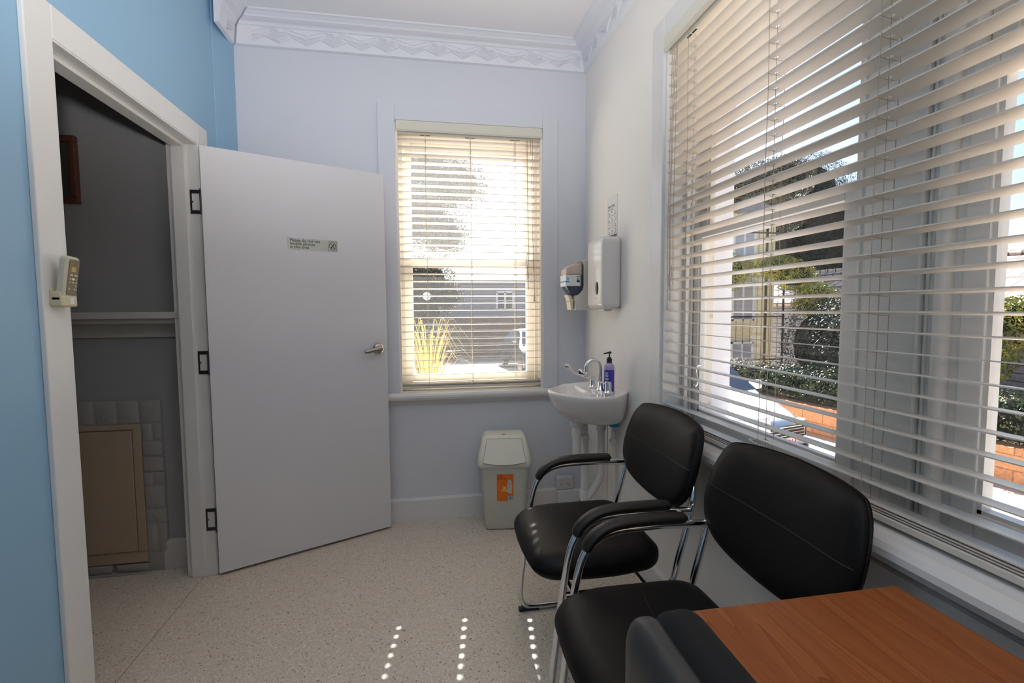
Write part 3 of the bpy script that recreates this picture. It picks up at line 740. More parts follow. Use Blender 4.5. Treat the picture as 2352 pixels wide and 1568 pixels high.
# soap bottle
bo = thing('soap_bottle', 'purple pump bottle of hand soap on the back edge of the basin', 'bottle', (.902, 2.288, .857))
def liquid(name, col, r=.08):
    return mat(name, col, r, spec=.6)
M['purple'] = liquid('purple_liquid', srgb(72, 70, 176)); M['lilac'] = mat('clear_lilac_plastic', srgb(172, 156, 206), .1)
MB().lathe([(.022, .857), (.026, .860), (.0262, .965)], (.902, 2.288, 0), 24).build('liquid_body', 'purple', bo, smooth=50)
MB().lathe([(.0262, .965), (.0262, .975), (.024, .985), (.013, .999), (.012, 1.0)], (.902, 2.288, 0), 24).build('shoulder', 'lilac', bo, smooth=50)
MB().lathe([(.0135, .998), (.0138, 1.020), (.010, 1.021), (.010, 1.027), (.0035, 1.028), (.0035, 1.040), (.004, 1.042)], (.902, 2.288, 0), 18).build('collar', 'blk', bo, smooth=40)
MB().tube(smoothpath([(.912, 2.288, 1.050), (.902, 2.288, 1.050), (.886, 2.288, 1.048), (.872, 2.288, 1.045)], 3), [.004, .006, .0065, .0065, .005, .004, .0035, .0035, .0035, .003], n=10).build('pump_head', 'blk', bo, smooth=60)
lb = MB()
for i, (dz, w) in enumerate(((.948, .3), (.935, .42), (.920, .36), (.905, .45), (.893, .3))):
    for k in range(5):
        a = math.radians(205+k*7+i*2); lb.box(-.0012, .0012, -.0012, .0012, -.0045, .0045, R=Matrix.Translation((.902+.0265*math.cos(a), 2.288+.0265*math.sin(a), dz)) @ Matrix.Rotation(a, 4, 'Z') @ Matrix.Rotation(.5-.2*k, 4, 'X'))
lb.build('label_print', 'disp2', bo)
# pipes
pp = thing('waste_pipes', 'white plastic waste and water pipes under the hand basin', 'pipes', (.82, 2.40, 0))
tx, ty = cx+.01, cy
b = MB()
b.lathe([(.033, BZ), (.034, .672), (.030, .668), (.024, .664), (.024, .640), (.026, .638), (.026, .615), (.023, .612)], (tx, ty, 0), 20)
b.lathe([(.022, .620), (.022, .520), (.017, .505), (.006, .500)], (tx, ty, 0), 20)
b.tube([(tx, ty-.023, .600), (tx, ty-.028, .600)], .006, n=10)
b.build('bottle_trap', 'pvc', pp, smooth=40)
vx, vy = .832, 2.46
b = MB(); b.tube(smoothpath([(tx+.02, ty+.01, .615), (tx+.035, ty+.04, .655), (vx-.02, vy-.01, .668), (vx, vy, .64), (vx, vy, .60)], 4), .019, n=14)
b.tube([(vx, vy, .60), (vx, vy, 0)], .021, n=16)
for z_, h_ in ((.565, .03), (.42, .02), (.24, .05), (.185, .03), (.05, .02)): b.lathe([(.026, z_), (.026, z_+h_)], (vx, vy, 0), 18)
b.build('waste_pipe', 'pvc', pp, smooth=40)
ux_, uy_ = .918, 2.44
b = MB(); b.lathe([(.032, BZ), (.030, .645)], (ux_, uy_, 0), 18); b.lathe([(.026, .645), (.026, .62)], (ux_, uy_, 0), 18)
b.tube(smoothpath([(ux_, uy_, .66), (ux_, uy_, .42), (ux_-.006, uy_, .36), (ux_-.04, uy_+.01, .29), (vx+.005, vy, .235)], 4), .021, n=14); b.build('overflow_pipe', 'pvc', pp, smooth=40)
b = MB(); b.tube(smoothpath([(.960, 2.37, BZ), (.960, 2.37, .60), (.956, 2.37, .55), (.968, 2.37, .50), (.968, 2.37, 0.01)], 3), .007, n=8)
b.lathe([(.012, .63), (.012, .595), (.009, .59)], (.960, 2.37, 0), 12); b.lathe([(.016, -.012), (.016, .012)], (.955, 2.37, .575), 12, 'y')
b.tube([(.965, 2.47, BZ), (.965, 2.47, .01)], .004, n=8); b.tube([(.955, 2.50, .20), (.85, 2.60, .04)], .007, n=8); b.tube([(.95, 2.52, .02), (.97, 2.40, .20)], .006, n=8)
for z_ in (.45, .28): b.box(.955, XR, 2.36, 2.38, z_, z_+.012)
b.build('water_pipe', 'pvc', pp, smooth=40)
MB().box(.93, .975, 2.33, 2.36, .660, .690, 0, R=None).build('tag', 'teal', pp)

# ------------------------------------------------------------------ dispensers and poster
pt_ = thing('paper_towel_dispenser', 'glossy white paper towel dispenser on the right wall under the notice', 'dispenser', (XR, 2.46, 1.262))
def fpt(x, y, z):
    # plan bulges towards the near side, bottom tucks under
    if x < 0: x = x*(1-.16*((y-.25)/1.25)**2) if y > .25 else x*(1-.10*((y-.25)/1.25)**2)
    if z < -.86 and x < 0: x = x+(-.86-z)*2.2*.5
    return (x, y, z)
MB().rbox((XR-.052, 2.463, 1.452), (.055, .120, .186), (.022, .03, .03), 5, 6, f=fpt).build('cover', 'disp', pt_, smooth=60)
MB().lathe([(.0, -.0012), (.022, -.001), (.024, 0), (.024, .004)], (XR-.1085, 2.415, 1.375), 22, 'x', sx=.62, sy=1.35).build('level_window', 'grey', pt_, smooth=40)
MB().box(XR-.04, XR-.001, 2.35, 2.575, 1.263, 1.272).build('base_plate', 'disp2', pt_)
MB().rbox((XR-.06, 2.43, 1.262), (.02, .05, .006), .005, 2, 2).build('towel', 'paper', pt_, smooth=50)
text('livecare', .007, (XR-.1078, 2.437, 1.322), (0, -1, 0), (0, 0, 1), 'inkg', pt_, 'lettering', th=.0002)
so = thing('soap_dispenser', 'grey and cream soap dispenser with blue label on the right wall near the corner', 'dispenser', (XR, 2.70, 1.262))
body = [(XR+.0008, 1.262), (.838, 1.262), (.838, 1.312), (.832, 1.318), (.838, 1.345), (.862, 1.352), (.882, 1.375), (.888, 1.40), (.888, 1.515), (.882, 1.53), (.868, 1.540), (.90, 1.547), (XR+.0008, 1.547)]
MB().prism(body, 2.640, 2.762, 'y', .004).build('housing', 'disp2', so, smooth=30)
MB().prism([(.880, 1.528), (.84, 1.527), (.80, 1.512), (.784, 1.495), (.783, 1.462), (.880, 1.462)], 2.648, 2.754, 'y', .012).build('reservoir_top', 'bottlec', so, smooth=40)
MB().prism([(.886, 1.463), (.783, 1.463), (.783, 1.412), (.792, 1.385), (.818, 1.350), (.84, 1.348), (.868, 1.356), (.882, 1.375), (.886, 1.40)], 2.650, 2.752, 'y', .006).build('reservoir', 'navy', so, smooth=40)
lb = MB(); lb.box(.7815, .868, 2.6465, 2.7555, 1.398, 1.462, .0005); lo = lb.build('label', 'lab', so)
ib = MB()
for i in range(3): ib.box(.846, .862, 2.6458, 2.6464, 1.449-i*.009, 1.454-i*.009)
ib.build('label_print', 'inkg', lo)
MB().box(.846, .863, 2.6455, 2.6464, 1.420, 1.430).build('label_print', 'ink', lo)
ib = MB(); ib.box(.7805, .802, 2.6458, 2.7555, 1.421, 1.4275); ib.lathe([(.0, 0), (.0045, 0), (.0045, .0006)], (.7945, 2.6458, 1.44), 16, 'y', sx=1.3); ib.build('label_stripe', 'teal', lo)
MB().prism([(.796, 1.349), (.818, 1.346), (.832, 1.318), (.832, 1.312), (.830, 1.266), (.824, 1.263), (.816, 1.266), (.814, 1.312), (.806, 1.33)], 2.665, 2.738, 'y', .003).build('push_lever', 'creamp', so, smooth=30)
MB().tube([(.805, 2.70, 1.3115), (.838, 2.664, 1.3115)], .001, n=4).build('groove', 'dark', so)
# hand washing notice
no = thing('notice', 'laminated how to hand wash notice on the right wall above the towel dispenser', 'notice', (XR-.001, 2.47, 1.635))
MB().box(XR-.0022, XR-.0004, 2.404, 2.545, 1.636, 1.862).build('sheet', 'paper', no)
text('How to Hand', .017, (XR-.0024, 2.532, 1.808), (0, -1, 0), (0, 0, 1), 'ink', no, 'lettering', bold=.0003, th=.0001)
ib = MB()
def mark(y0, y1, z0_, z1_): ib.box(XR-.0027, XR-.0022, min(y0, y1), max(y0, y1), z0_, z1_)
mark(2.532, 2.410, 1.802, 1.8032); mark(2.532, 2.455, 1.794, 1.797)
random.seed(5)
for r in range(4):
    for c_ in range(3):
        yy = 2.530-c_*.043; zz = 1.787-r*.031
        mark(yy, yy-.004, zz-.004, zz)
        for k_ in range(5):
            a = random.uniform(.006, .026); h_ = random.uniform(.002, .018); mark(yy-a, yy-a-random.uniform(.002, .006), zz-h_-.004, zz-h_)
        mark(yy, yy-random.uniform(.02, .034), zz-.026, zz-.0235)
ib.build('drawings', 'inkg', no)
MB().box(XR-.0027, XR-.0022, 2.408, 2.532, 1.645, 1.661).build('footer_band', 'inkg', no)

# ------------------------------------------------------------------ double power point
gp = thing('power_outlet', 'white double power outlet above the skirting between bin and basin', 'power outlet', (.85, YB-.0, .172))
MB().rbox((.850, YB-.016, .172), (.056, .016, .041), (.006, .008, .006), 3, 2).build('plate', 'gpo', gp, smooth=50)
for s in (-1, 1):
    sw = MB().lathe([(.0, -.0045), (.006, -.004), (.007, 0)], (.850+s*.022, YB-.032, .192), 16, 'y').build('switch', 'disp2', gp, smooth=40)
    k = MB()
    for (dx, dz, a) in ((-.006, .004, .5), (.006, .004, -.5), (0, -.008, 0)):
        k.box(-.0011, .0011, -.0006, .0004, -.004, .004, R=Matrix.Translation((.850+s*.022+dx, YB-.0323, .163+dz)) @ Matrix.Rotation(a, 4, 'Y'))
    k.build('socket', 'ink', gp)

# ------------------------------------------------------------------ swing bin
bn = thing('swing_bin', 'grey plastic swing top bin with orange label under the small window', 'bin', (.440, 2.770, 0))
RB = Matrix.Translation((.440, 2.770, 0)) @ Matrix.Rotation(math.radians(-7), 4, 'Z')
def taper(x, y, z):
    s = 1+.13*(z-1)*.5*1.0
    return (x*(s+.0), y*s, z)
MB().rbox((0, 0, .19), (.138, .112, .19), (.03, .03, .012), 4, 4, f=lambda x, y, z: (x*(1-.17*(1-z)*.5-(.02 if z < -.72 else 0)), y*(1-.17*(1-z)*.5-(.02 if z < -.72 else 0)), z)).build('body', 'bin', bn, smooth=40, R=RB)
def flid(x, y, z):
    t = max(0., (z+.45)/1.45)
    X = x*(1-.20*t); Y = y
    if y < 0: Y = y*(1-.62*t) ; Y = Y+.0*t
    else: Y = y*(1-.15*t)
    return (X, Y, z)
lid = MB().rbox((0, 0, .452), (.155, .127, .088), (.03, .03, .028), 5, 5, f=flid).build('lid', 'binlid', bn, smooth=50, R=RB)
# flap on the sloping front
def LP(u, v, off):    # u -1..1 across, v 0..1 up the slope
    y = -.1215+.070*v; z = .402+.118*v
    w = .121-.022*v
    n_ = Vector((0, -.86, .51))
    return Vector((u*w, y, z))+n_*off
fl = MB()
N = 8; rows = []
for j in range(N+1):
    rows.append([fl.bm.verts.new(LP(-1+2*i/N, j/N-.10*(1-(-1+2*i/N)**2)*(1-j/N), .010)) for i in range(N+1)])
for j in range(N):
    for i in range(N): fl.bm.faces.new((rows[j][i], rows[j][i+1], rows[j+1][i+1], rows[j+1][i]))
ed = rows[0]+[r[-1] for r in rows[1:]]+rows[-1][-2::-1]+[r[0] for r in rows[-2:0:-1]]
lo_ = [fl.bm.verts.new(v.co-Vector((0, -.86, .51))*.008) for v in ed]
for i in range(len(ed)): fl.bm.faces.new((ed[i], ed[(i+1) % len(ed)], lo_[(i+1) % len(ed)], lo_[i]))
loop = [Vector(v.co)+Vector((0, -.86, .51))*(-.0012) for v in ed]
flo = fl.build('swing_flap', 'binlid', bn, smooth=40, R=RB)
MB().tube(loop, .0018, n=5, closed=True, ref=(0, -.86, .51)).build('gap_line', 'inkg', flo, R=RB)
dm = MB(); dm.quad([RB @ Vector(p) for p in ((-.018, -.020, .5412), (0, -.030, .5412), (.018, -.020, .5412), (0, -.010, .5412))]); dm.build('logo', 'red', bn)
# label on the body front
def BFp(u, z, off=.0012):     # front face of body
    s = 1-.17*(1-(z-.19)/.19)*.5
    return Vector((u, -(.112*s)-off, z))
lab = MB(); A = [BFp(-.045, .175), BFp(.050, .175), BFp(.050, .335), BFp(-.045, .335)]
lab.quad(A); B2 = [BFp(-.045, .175, -.001), BFp(.050, .175, -.001), BFp(.050, .335, -.001), BFp(-.045, .335, -.001)]; lab.quad(B2[::-1])
lbo = lab.build('label', 'orange', bn, R=RB)
def prect(m, u0, u1, z0_, z1_, nm, off=.0018):
    k = MB(); k.quad([BFp(u0, z0_, off), BFp(u1, z0_, off), BFp(u1, z1_, off), BFp(u0, z1_, off)]); return k.build(nm, m, lbo, R=RB)
k = MB(); k.bm.faces.new([k.bm.verts.new(BFp(-.026+.017*math.cos(t*PI/8), .323+.006*math.sin(t*PI/8), .0018)) for t in range(16)]); k.build('logo', 'red', lbo, R=RB)
ux = (RB.to_3x3() @ Vector((1, 0, 0)))
text('Willow', .008, RB @ BFp(-.037, .3205, .0022), ux, (0, 0, 1), 'lab', lbo, 'lettering', th=.0001)
text('MODE & TIDY', .0085, RB @ BFp(-.041, .305, .0022), ux, (0, 0, 1), 'red', lbo, 'lettering', bold=.0003, th=.0001)
text('25', .019, RB @ BFp(-.010, .248, .0022), ux, (0, 0, 1), 'yellow', lbo, 'lettering', bold=.0008, th=.0001)
text('LITRE', .014, RB @ BFp(-.020, .234, .0022), ux, (0, 0, 1), 'yellow', lbo, 'lettering', bold=.0006, th=.0001)
k = MB(); k.quad([BFp(.016, .222, .0018), BFp(.040, .218, .0018), BFp(.043, .275, .0018), BFp(.013, .275, .0018)]); k.quad([BFp(.013, .277, .0018), BFp(.043, .277, .0018), BFp(.036, .300, .0018), BFp(.020, .300, .0018)]); k.build('bin_picture', 'bin', lbo, R=RB)
prect('lab', .018, .048, .178, .205, 'barcode_panel')
k = MB()
for i in range(9):
    u = .021+i*.0028; k.quad([BFp(u, .182, .0023), BFp(u+.0012+.0008*(i % 2), .182, .0023), BFp(u+.0012+.0008*(i % 2), .203, .0023), BFp(u, .203, .0023)])
k.build('barcode', 'ink', lbo, R=RB)

# ------------------------------------------------------------------ visitor chairs
def make_chair(yc, label):
    c = thing('visitor_chair', label, 'chair', (.60, yc, 0), 'black visitor chairs')
    hw = .258
    # seat: saddle cushion
    def fs(x, y, z):
        # x -1 front .. +1 back
        w = 1-.10*max(0, x)**2-.22*max(0, -x-.35)**1.6
        fx = x + (.10*(1-y*y) * (-1) if x < 0 else 0)*(-x)*.8
        zz = z
        zz += -.42*max(0, -x-.30)**1.6*1.3 + .10*(1-y*y)*(1 if z > 0 else 0) + .16*max(0, x-.2)
        if z < 0: zz += .35*max(0, -x-.2)
        return (fx, y*w, zz)
    st_ = MB().rbox((.556, yc, .430), (.218, .247, .046), (.07, .07, .04), 5, 8, f=fs).build('seat', 'leather', c, smooth=70)
    # seam lines on the seat
    def seatpt(x, y, off=.0):
        o = fs(x, y, 1.0)
        return (.556+o[0]*.218, yc+o[1]*.247, .430+o[2]*.046+off)
    sm = MB()
    P = smoothpath([seatpt(.30, -.90, -.004), seatpt(.12, -.60), seatpt(.04, -.2), seatpt(.04, .2), seatpt(.12, .60), seatpt(.30, .90, -.004)], 5)
    sm.tube(P, .0012, n=5); sm.build('seam', 'stitch', st_)
    # piping round the front edge
    PF = []
    for i in range(25):
        y = -1+2*i/24; xx = -.985+.5*max(0, abs(y)-.55)**2*2.3; o = fs(xx, y*.985, .35); PF.append((.556+o[0]*.218-.0005, yc+o[1]*.247, .430+o[2]*.046))
    # backrest: reclined, wraps forward at the sides
    def outline():
        pts = [(0, .567), (.07, .570), (.14, .580), (.20, .602), (.245, .645), (.264, .70), (.264, .76), (.252, .82), (.232, .856), (.205, .872), (.12, .882), (0, .887)]
        return pts
    half = smoothpath([(a, b_, 0) for a, b_ in outline()], 4)
    prof = [(p.x, p.y) for p in half]+[(-p.x, p.y) for p in half[-2:0:-1]]
    n_ = len(prof); cz = .735
    bb = MB(); bm = bb.bm
    def BP(y, z, off, s=1., so=0.):
        yy = y*s; zz = cz+(z-cz)*s
        x = .830+(zz-.58)*.27-.05*(abs(yy)/.264)**2.2*0.6+.012
        return (x+off, yc+yy, zz)
    layers = [(-.034, .0), (-.034, .35), (-.033, .65), (-.029, .86), (-.020, .965), (-.008, 1.0), (.006, .995), (.012, .96), (.013, .6), (.013, .0)]
    prev = None
    for off, s in layers:
        if s == 0.:
            v = bm.verts.new(BP(0, cz, off)); cur = [v]
        else: cur = [bm.verts.new(BP(y, z, off, s)) for y, z in prof]
        if prev:
            if len(prev) == 1:
                for i in range(n_): bm.faces.new((prev[0], cur[i], cur[(i+1) % n_]))
            elif len(cur) == 1:
                for i in range(n_): bm.faces.new((prev[i], cur[0], prev[(i+1) % n_]))
            else:
                for i in range(n_): bm.faces.new((prev[i], prev[(i+1) % n_], cur[(i+1) % n_], cur[i]))
        prev = cur
    bk = bb.build('backrest', 'leather', c, smooth=70)
    sm = MB(); P = []
    for i in range(21):
        y = -.255+.51*i/20; e = abs(y)/.264
        
        ks = [(0, -.034), (.35, -.034), (.65, -.033), (.86, -.029), (.965, -.020), (1.0, -.008)]
        for (e0, o0), (e1, o1) in zip(ks, ks[1:]):
            if e0 <= e <= e1: off = o0+(o1-o0)*(e-e0)/(e1-e0)-.0006
        P.append(BP(y, .742-.006*(1-e*e), off))
    sm.tube(P, .0013, n=5); sm.build('seam', 'stitch', bk)
    sm = MB(); sm.tube([BP(y, z, -.004, 1.004) for y, z in prof], .0022, n=5, closed=True); sm.build('piping', 'leather', bk)
    # chrome side frames
    for s in (-1, 1):
        Y = yc+s*hw
        front = smoothpath([(.80, Y, .012), (.62, Y, .012), (.43, Y, .012), (.385, Y, .030), (.373, Y, .085), (.388, Y, .22), (.408, Y, .38), (.424, Y, .48), (.446, Y, .55), (.485, Y, .592), (.54, Y, .612), (.62, Y, .617), (.74, Y, .616), (.838, Y, .610)], 5)
        MB().tube(front, .0125, .0115, n=12, ref=(0, 1, 0)).build('leg', 'chrome', c, smooth=60)
        Yb = yc+s*(hw-.022)
        rear = smoothpath([(.872, Yb-s*.02, .80), (.862, Yb, .72), (.848, Y, .65), (.840, Y, .605), (.822, Y, .53), (.800, Y, .45), (.788, Y, .40), (.770, Y-s*.004, .366), (.72, Y-s*.012, .358), (.56, Y-s*.018, .358), (.42, Y-s*.012, .362)], 5)
        MB().tube(rear, .0120, .0105, n=12, ref=(0, 1, 0)).build('rear_upright', 'chrome', c, smooth=60)
        A = smoothpath([(.449, Y, .560), (.462, Y, .586), (.490, Y, .612), (.530, Y, .630), (.59, Y, .638), (.67, Y, .639), (.748, Y, .637), (.757, Y, .634)], 5)
        m_ = len(A); ra = [.025]*m_; rb = [.0155]*m_
        for i, q_ in ((0, .45), (1, .75), (2, .93), (m_-1, .5), (m_-2, .8), (m_-3, .95)): ra[i] *= q_; rb[i] *= q_
        MB().tube(A, ra, rb, n=16, ref=(0, 1, 0)).build('armrest', 'pad', c, smooth=60)
        MB().box(.365, .45, Y-.014, Y+.014, 0, .012, .003).build('foot', 'blk', c)
    for (x_, z_, q_) in ((.800, .012, 0), (.70, .358, .01), (.45, .362, .01)): MB().tube([(x_, yc-hw+q_, z_), (x_, yc+hw-q_, z_)], .0092, n=12, ref=(1, 0, 0)).build('crossbar', 'chrome', c, smooth=60)
    return c
def dup(src, loc, label):
    r = src.copy(); COL.objects.link(r); r.location = loc; r['label'] = label
    for ch in list(src.children):
        k = ch.copy(); COL.objects.link(k); k.parent = r
        for g_ in ch.children:
            d = g_.copy(); COL.objects.link(d); d.parent = k
    return r
ch1 = make_chair(1.672, 'black leatherette visitor chair with chrome arms, the one nearer the basin')
ch2 = dup(ch1, (.60, 1.060, 0), 'black leatherette visitor chair with chrome arms, partly hidden behind the desk')

# ------------------------------------------------------------------ desk
dk = thing('desk', 'orange brown wood grain desk at the lower right under the blind', 'desk', (.65, .2, 0))
MB().box(.432, .882, -.75, .755, .710, .735, .0015).build('desktop', 'wood', dk)
for y in (.70, -.70): MB().box(.47, .85, y-.012, y+.012, 0, .710, .001).build('side_panel', 'wood', dk)
MB().box(.835, .85, -.688, .688, .32, .710, .001).build('back_panel', 'wood', dk)
# ------------------------------------------------------------------ office chair
oc = thing('office_chair', 'charcoal office chair back in front of the wood grain desk', 'office chair', (.33, .30, 0))
def fo(x, y, z):
    bow = .30*(y*y)   # sides come forward
    return (x+bow, y*(1-.16*max(0, z)**2), z-.0*y)
RO = Matrix.Rotation(math.radians(0), 3, 'Z')
MB().rbox((.282, .355, .650), (.030, .268, .206), (.026, .055, .055), 5, 8, f=lambda x, y, z: (x+.25*(y*y)+.3*max(0, -z), y, z)).build('back_shell', 'grey', oc, smooth=60)
MB().rbox((.326, .350, .658), (.040, .262, .206), (.030, .05, .045), 5, 8, f=lambda x, y, z: (x+.15*(y*y), y, z)).build('back_pad', 'fabric', oc, smooth=60)
MB().rbox((.50-.0, .33, .46), (.20, .22, .04), (.04, .06, .035), 4, 4).build('seat', 'fabric', oc, smooth=60)
MB().tube(smoothpath([(.262, .33, .60), (.255, .33, .46), (.30, .33, .40), (.48, .33, .40)], 4), .022, .008, n=10).build('back_bracket', 'blk', oc, smooth=60)
MB().lathe([(.03, .40), (.03, .12), (.045, .10), (.045, .06)], (.48, .33, 0), 16).build('gas_column', 'blk', oc, smooth=50)
for i in range(5):
    a = 2*PI*i/5+.35
    MB().tube([(.48, .33, .085), (.48+.13*math.cos(a), .33+.13*math.sin(a), .078), (.48+.25*math.cos(a), .33+.25*math.sin(a), .062)], [.022, .018, .013], n=10, ref=(0, 0, 1)).build('base_arm', 'blk', oc, smooth=60)
    MB().lathe([(.024, -.02), (.026, 0), (.024, .02)], (.48+.25*math.cos(a), .33+.25*math.sin(a), .026), 14, 'y', R=None).build('castor', 'blk', oc, smooth=50)

G = -.98
# ------------------------------------------------------------------ outdoors
st(MB().box(-25, 45, -14, 60, G-.2, G).build('driveway_ground', 'gravel'))
st(MB().box(-3.6, XR+T, YF-.1, YB+T, G, -.12).build('foundation', 'render'))
st(MB().box(-3.7, XR+T+.30, YF-.2, YB+T+.0, ZC+.12, ZC+.2).build('roof_slab', 'conc'))

rnd = random.Random(11)
def foliage(name, label, cat, blobs, n, size, m, loc, group=None, trunk=None, needle=False, sc=1.):
    """leaf blades scattered over ellipsoid shells; blobs (x,y,z,rx,ry,rz)"""
    q3 = lambda p: (p[0]*sc, p[1]*sc, 1.27+(p[2]-1.27)*sc)
    blobs = [(*q3(b_[:3]), b_[3]*sc, b_[4]*sc, b_[5]*sc) for b_ in blobs]; loc = (loc[0]*sc, loc[1]*sc, loc[2]); size *= sc
    if trunk: trunk = [(t_[0]*sc, t_[1]*sc, t_[2], 1.27+(t_[3]-1.27)*sc, t_[4]*sc) for t_ in trunk]
    T_ = thing(name, label, cat, loc, group)
    vs, fs = [], []
    tot = sum(b_[3]*b_[4]+b_[4]*b_[5]+b_[3]*b_[5] for b_ in blobs)
    for (x, y, z, rx, ry, rz) in blobs:
        k = int(2.4*n*(rx*ry+ry*rz+rx*rz)/tot)
        for _ in range(k):
            u = rnd.uniform(-1, 1); t = rnd.uniform(0, 2*PI); q_ = math.sqrt(1-u*u)
            d = Vector((q_*math.cos(t), q_*math.sin(t), u)); r = 1-abs(rnd.gauss(0, .16))
            bump_ = 1+.18*noise.noise(Vector((x+d.x*2, y+d.y*2, z+d.z*2))*1.3)
            p = Vector((x+d.x*rx*r*bump_, y+d.y*ry*r*bump_, z+d.z*rz*r*bump_))
            nrm = (d+Vector((rnd.gauss(0, .6), rnd.gauss(0, .6), rnd.gauss(0, .6)))).normalized()
            a = nrm.orthogonal().normalized(); a.rotate(Matrix.Rotation(rnd.uniform(0, 6.28), 3, nrm)); b_ = nrm.cross(a)
            s = .66*size*rnd.uniform(.6, 1.3); w = s*(.16 if needle else .42)
            i0 = len(vs); vs += [p-a*s*.5, p+b_*w*.5+nrm*s*.05, p+a*s*.5, p-b_*w*.5+nrm*s*.05]; fs.append((i0, i0+1, i0+2, i0+3))
    off = Vector(loc)
    me = bpy.data.meshes.new('foliage'); me.from_pydata([v-off for v in vs], [], fs); me.materials.append(M[m])
    o = bpy.data.objects.new('foliage', me); COL.objects.link(o); o.parent = T_
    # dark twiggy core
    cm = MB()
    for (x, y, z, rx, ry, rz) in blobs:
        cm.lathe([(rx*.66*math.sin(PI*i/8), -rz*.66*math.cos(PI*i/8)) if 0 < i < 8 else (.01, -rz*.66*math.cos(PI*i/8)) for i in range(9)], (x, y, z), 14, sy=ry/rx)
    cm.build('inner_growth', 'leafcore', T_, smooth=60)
    if trunk:
        tm = MB()
        for (x, y, z0_, z1_, r) in trunk: tm.tube([(x, y, z0_), (x+.05, y+.03, (z0_+z1_)/2), (x, y, z1_)], [r, r*.8, r*.5], n=8, ref=(1, 0, 0))
        tm.build('trunk', 'bark', T_, smooth=60)
    return T_
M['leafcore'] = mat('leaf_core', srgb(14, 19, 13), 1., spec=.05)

# retaining wall running beside the drive
wl = MB(); wl.prism([(6.35, 10.0), (6.60, 10.0), (7.75, 2.0), (7.50, 2.0)], G, G+.50, 'z')
def wx(y, o=0): return 6.35+(10-y)*.14375+o
tag(wl.build('retaining_wall', 'block'), 'low orange block retaining wall edging the driveway beyond the side window', 'retaining wall')
st(MB().prism([(6.60, 10.0), (14, 10), (14, 2), (7.75, 2.0)], G, G+.42, 'z').build('garden_bed', 'conc'))
# low shiny hedge on top of the wall
bl = []
y = 2.4
while y < 9.8:
    bl.append((wx(y, .42), y, G+.82, .42, .40, .36)); y += .42
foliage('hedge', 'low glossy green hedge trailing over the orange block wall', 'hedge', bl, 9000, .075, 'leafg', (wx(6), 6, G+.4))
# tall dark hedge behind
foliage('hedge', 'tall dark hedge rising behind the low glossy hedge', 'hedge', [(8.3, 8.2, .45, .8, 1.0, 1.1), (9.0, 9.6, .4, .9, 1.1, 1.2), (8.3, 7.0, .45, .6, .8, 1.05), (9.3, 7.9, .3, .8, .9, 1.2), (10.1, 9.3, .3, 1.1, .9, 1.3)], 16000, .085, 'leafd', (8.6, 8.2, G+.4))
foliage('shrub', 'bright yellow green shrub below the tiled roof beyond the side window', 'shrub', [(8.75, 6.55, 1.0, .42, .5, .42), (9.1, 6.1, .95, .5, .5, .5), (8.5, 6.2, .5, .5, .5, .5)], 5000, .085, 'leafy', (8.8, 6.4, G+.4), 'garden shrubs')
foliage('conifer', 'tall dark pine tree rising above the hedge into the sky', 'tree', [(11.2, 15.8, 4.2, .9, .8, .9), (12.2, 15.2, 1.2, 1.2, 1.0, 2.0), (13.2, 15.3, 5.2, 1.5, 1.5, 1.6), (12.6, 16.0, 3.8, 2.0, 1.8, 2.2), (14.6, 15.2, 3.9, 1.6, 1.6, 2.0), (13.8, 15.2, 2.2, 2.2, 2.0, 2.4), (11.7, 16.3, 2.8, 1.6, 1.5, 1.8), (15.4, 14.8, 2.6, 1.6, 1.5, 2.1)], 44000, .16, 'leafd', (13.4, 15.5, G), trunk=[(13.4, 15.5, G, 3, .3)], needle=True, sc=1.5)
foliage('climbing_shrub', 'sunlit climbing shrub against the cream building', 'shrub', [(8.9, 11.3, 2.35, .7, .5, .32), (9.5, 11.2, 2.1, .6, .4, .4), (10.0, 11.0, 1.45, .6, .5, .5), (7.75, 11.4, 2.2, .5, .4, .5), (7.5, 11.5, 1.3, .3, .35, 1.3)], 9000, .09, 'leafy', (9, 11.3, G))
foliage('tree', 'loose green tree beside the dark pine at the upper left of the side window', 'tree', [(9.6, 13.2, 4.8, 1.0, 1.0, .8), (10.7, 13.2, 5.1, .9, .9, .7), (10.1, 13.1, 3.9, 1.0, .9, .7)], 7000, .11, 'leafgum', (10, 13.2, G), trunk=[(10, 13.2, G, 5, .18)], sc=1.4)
# tree and shrub in the right hand sash
foliage('shrub', 'tall leafy shrub with yellow tips outside the right hand sash', 'shrub', [(8.6, 4.4, .55, .7, .55, .45), (8.5, 4.2, -.05, .6, .6, .5), (8.8, 4.9, 1.2, .6, .5, .5), (8.7, 4.0, 1.2, .7, .5, .6), (8.9, 4.4, 1.75, .5, .5, .35)], 12000, .085, 'leafy', (8.6, 4.3, G+.4), 'garden shrubs')
foliage('tree', 'bare twiggy green tree behind the yellow tipped shrub', 'tree', [(16, 8.6, 2.8, 1.6, 1.4, 1.0), (15.5, 7.6, 3.2, 1.2, 1.2, .8)], 6000, .12, 'leafgum', (16, 8, G), trunk=[(16, 8.4, G, 3, .15)], sc=1.3)

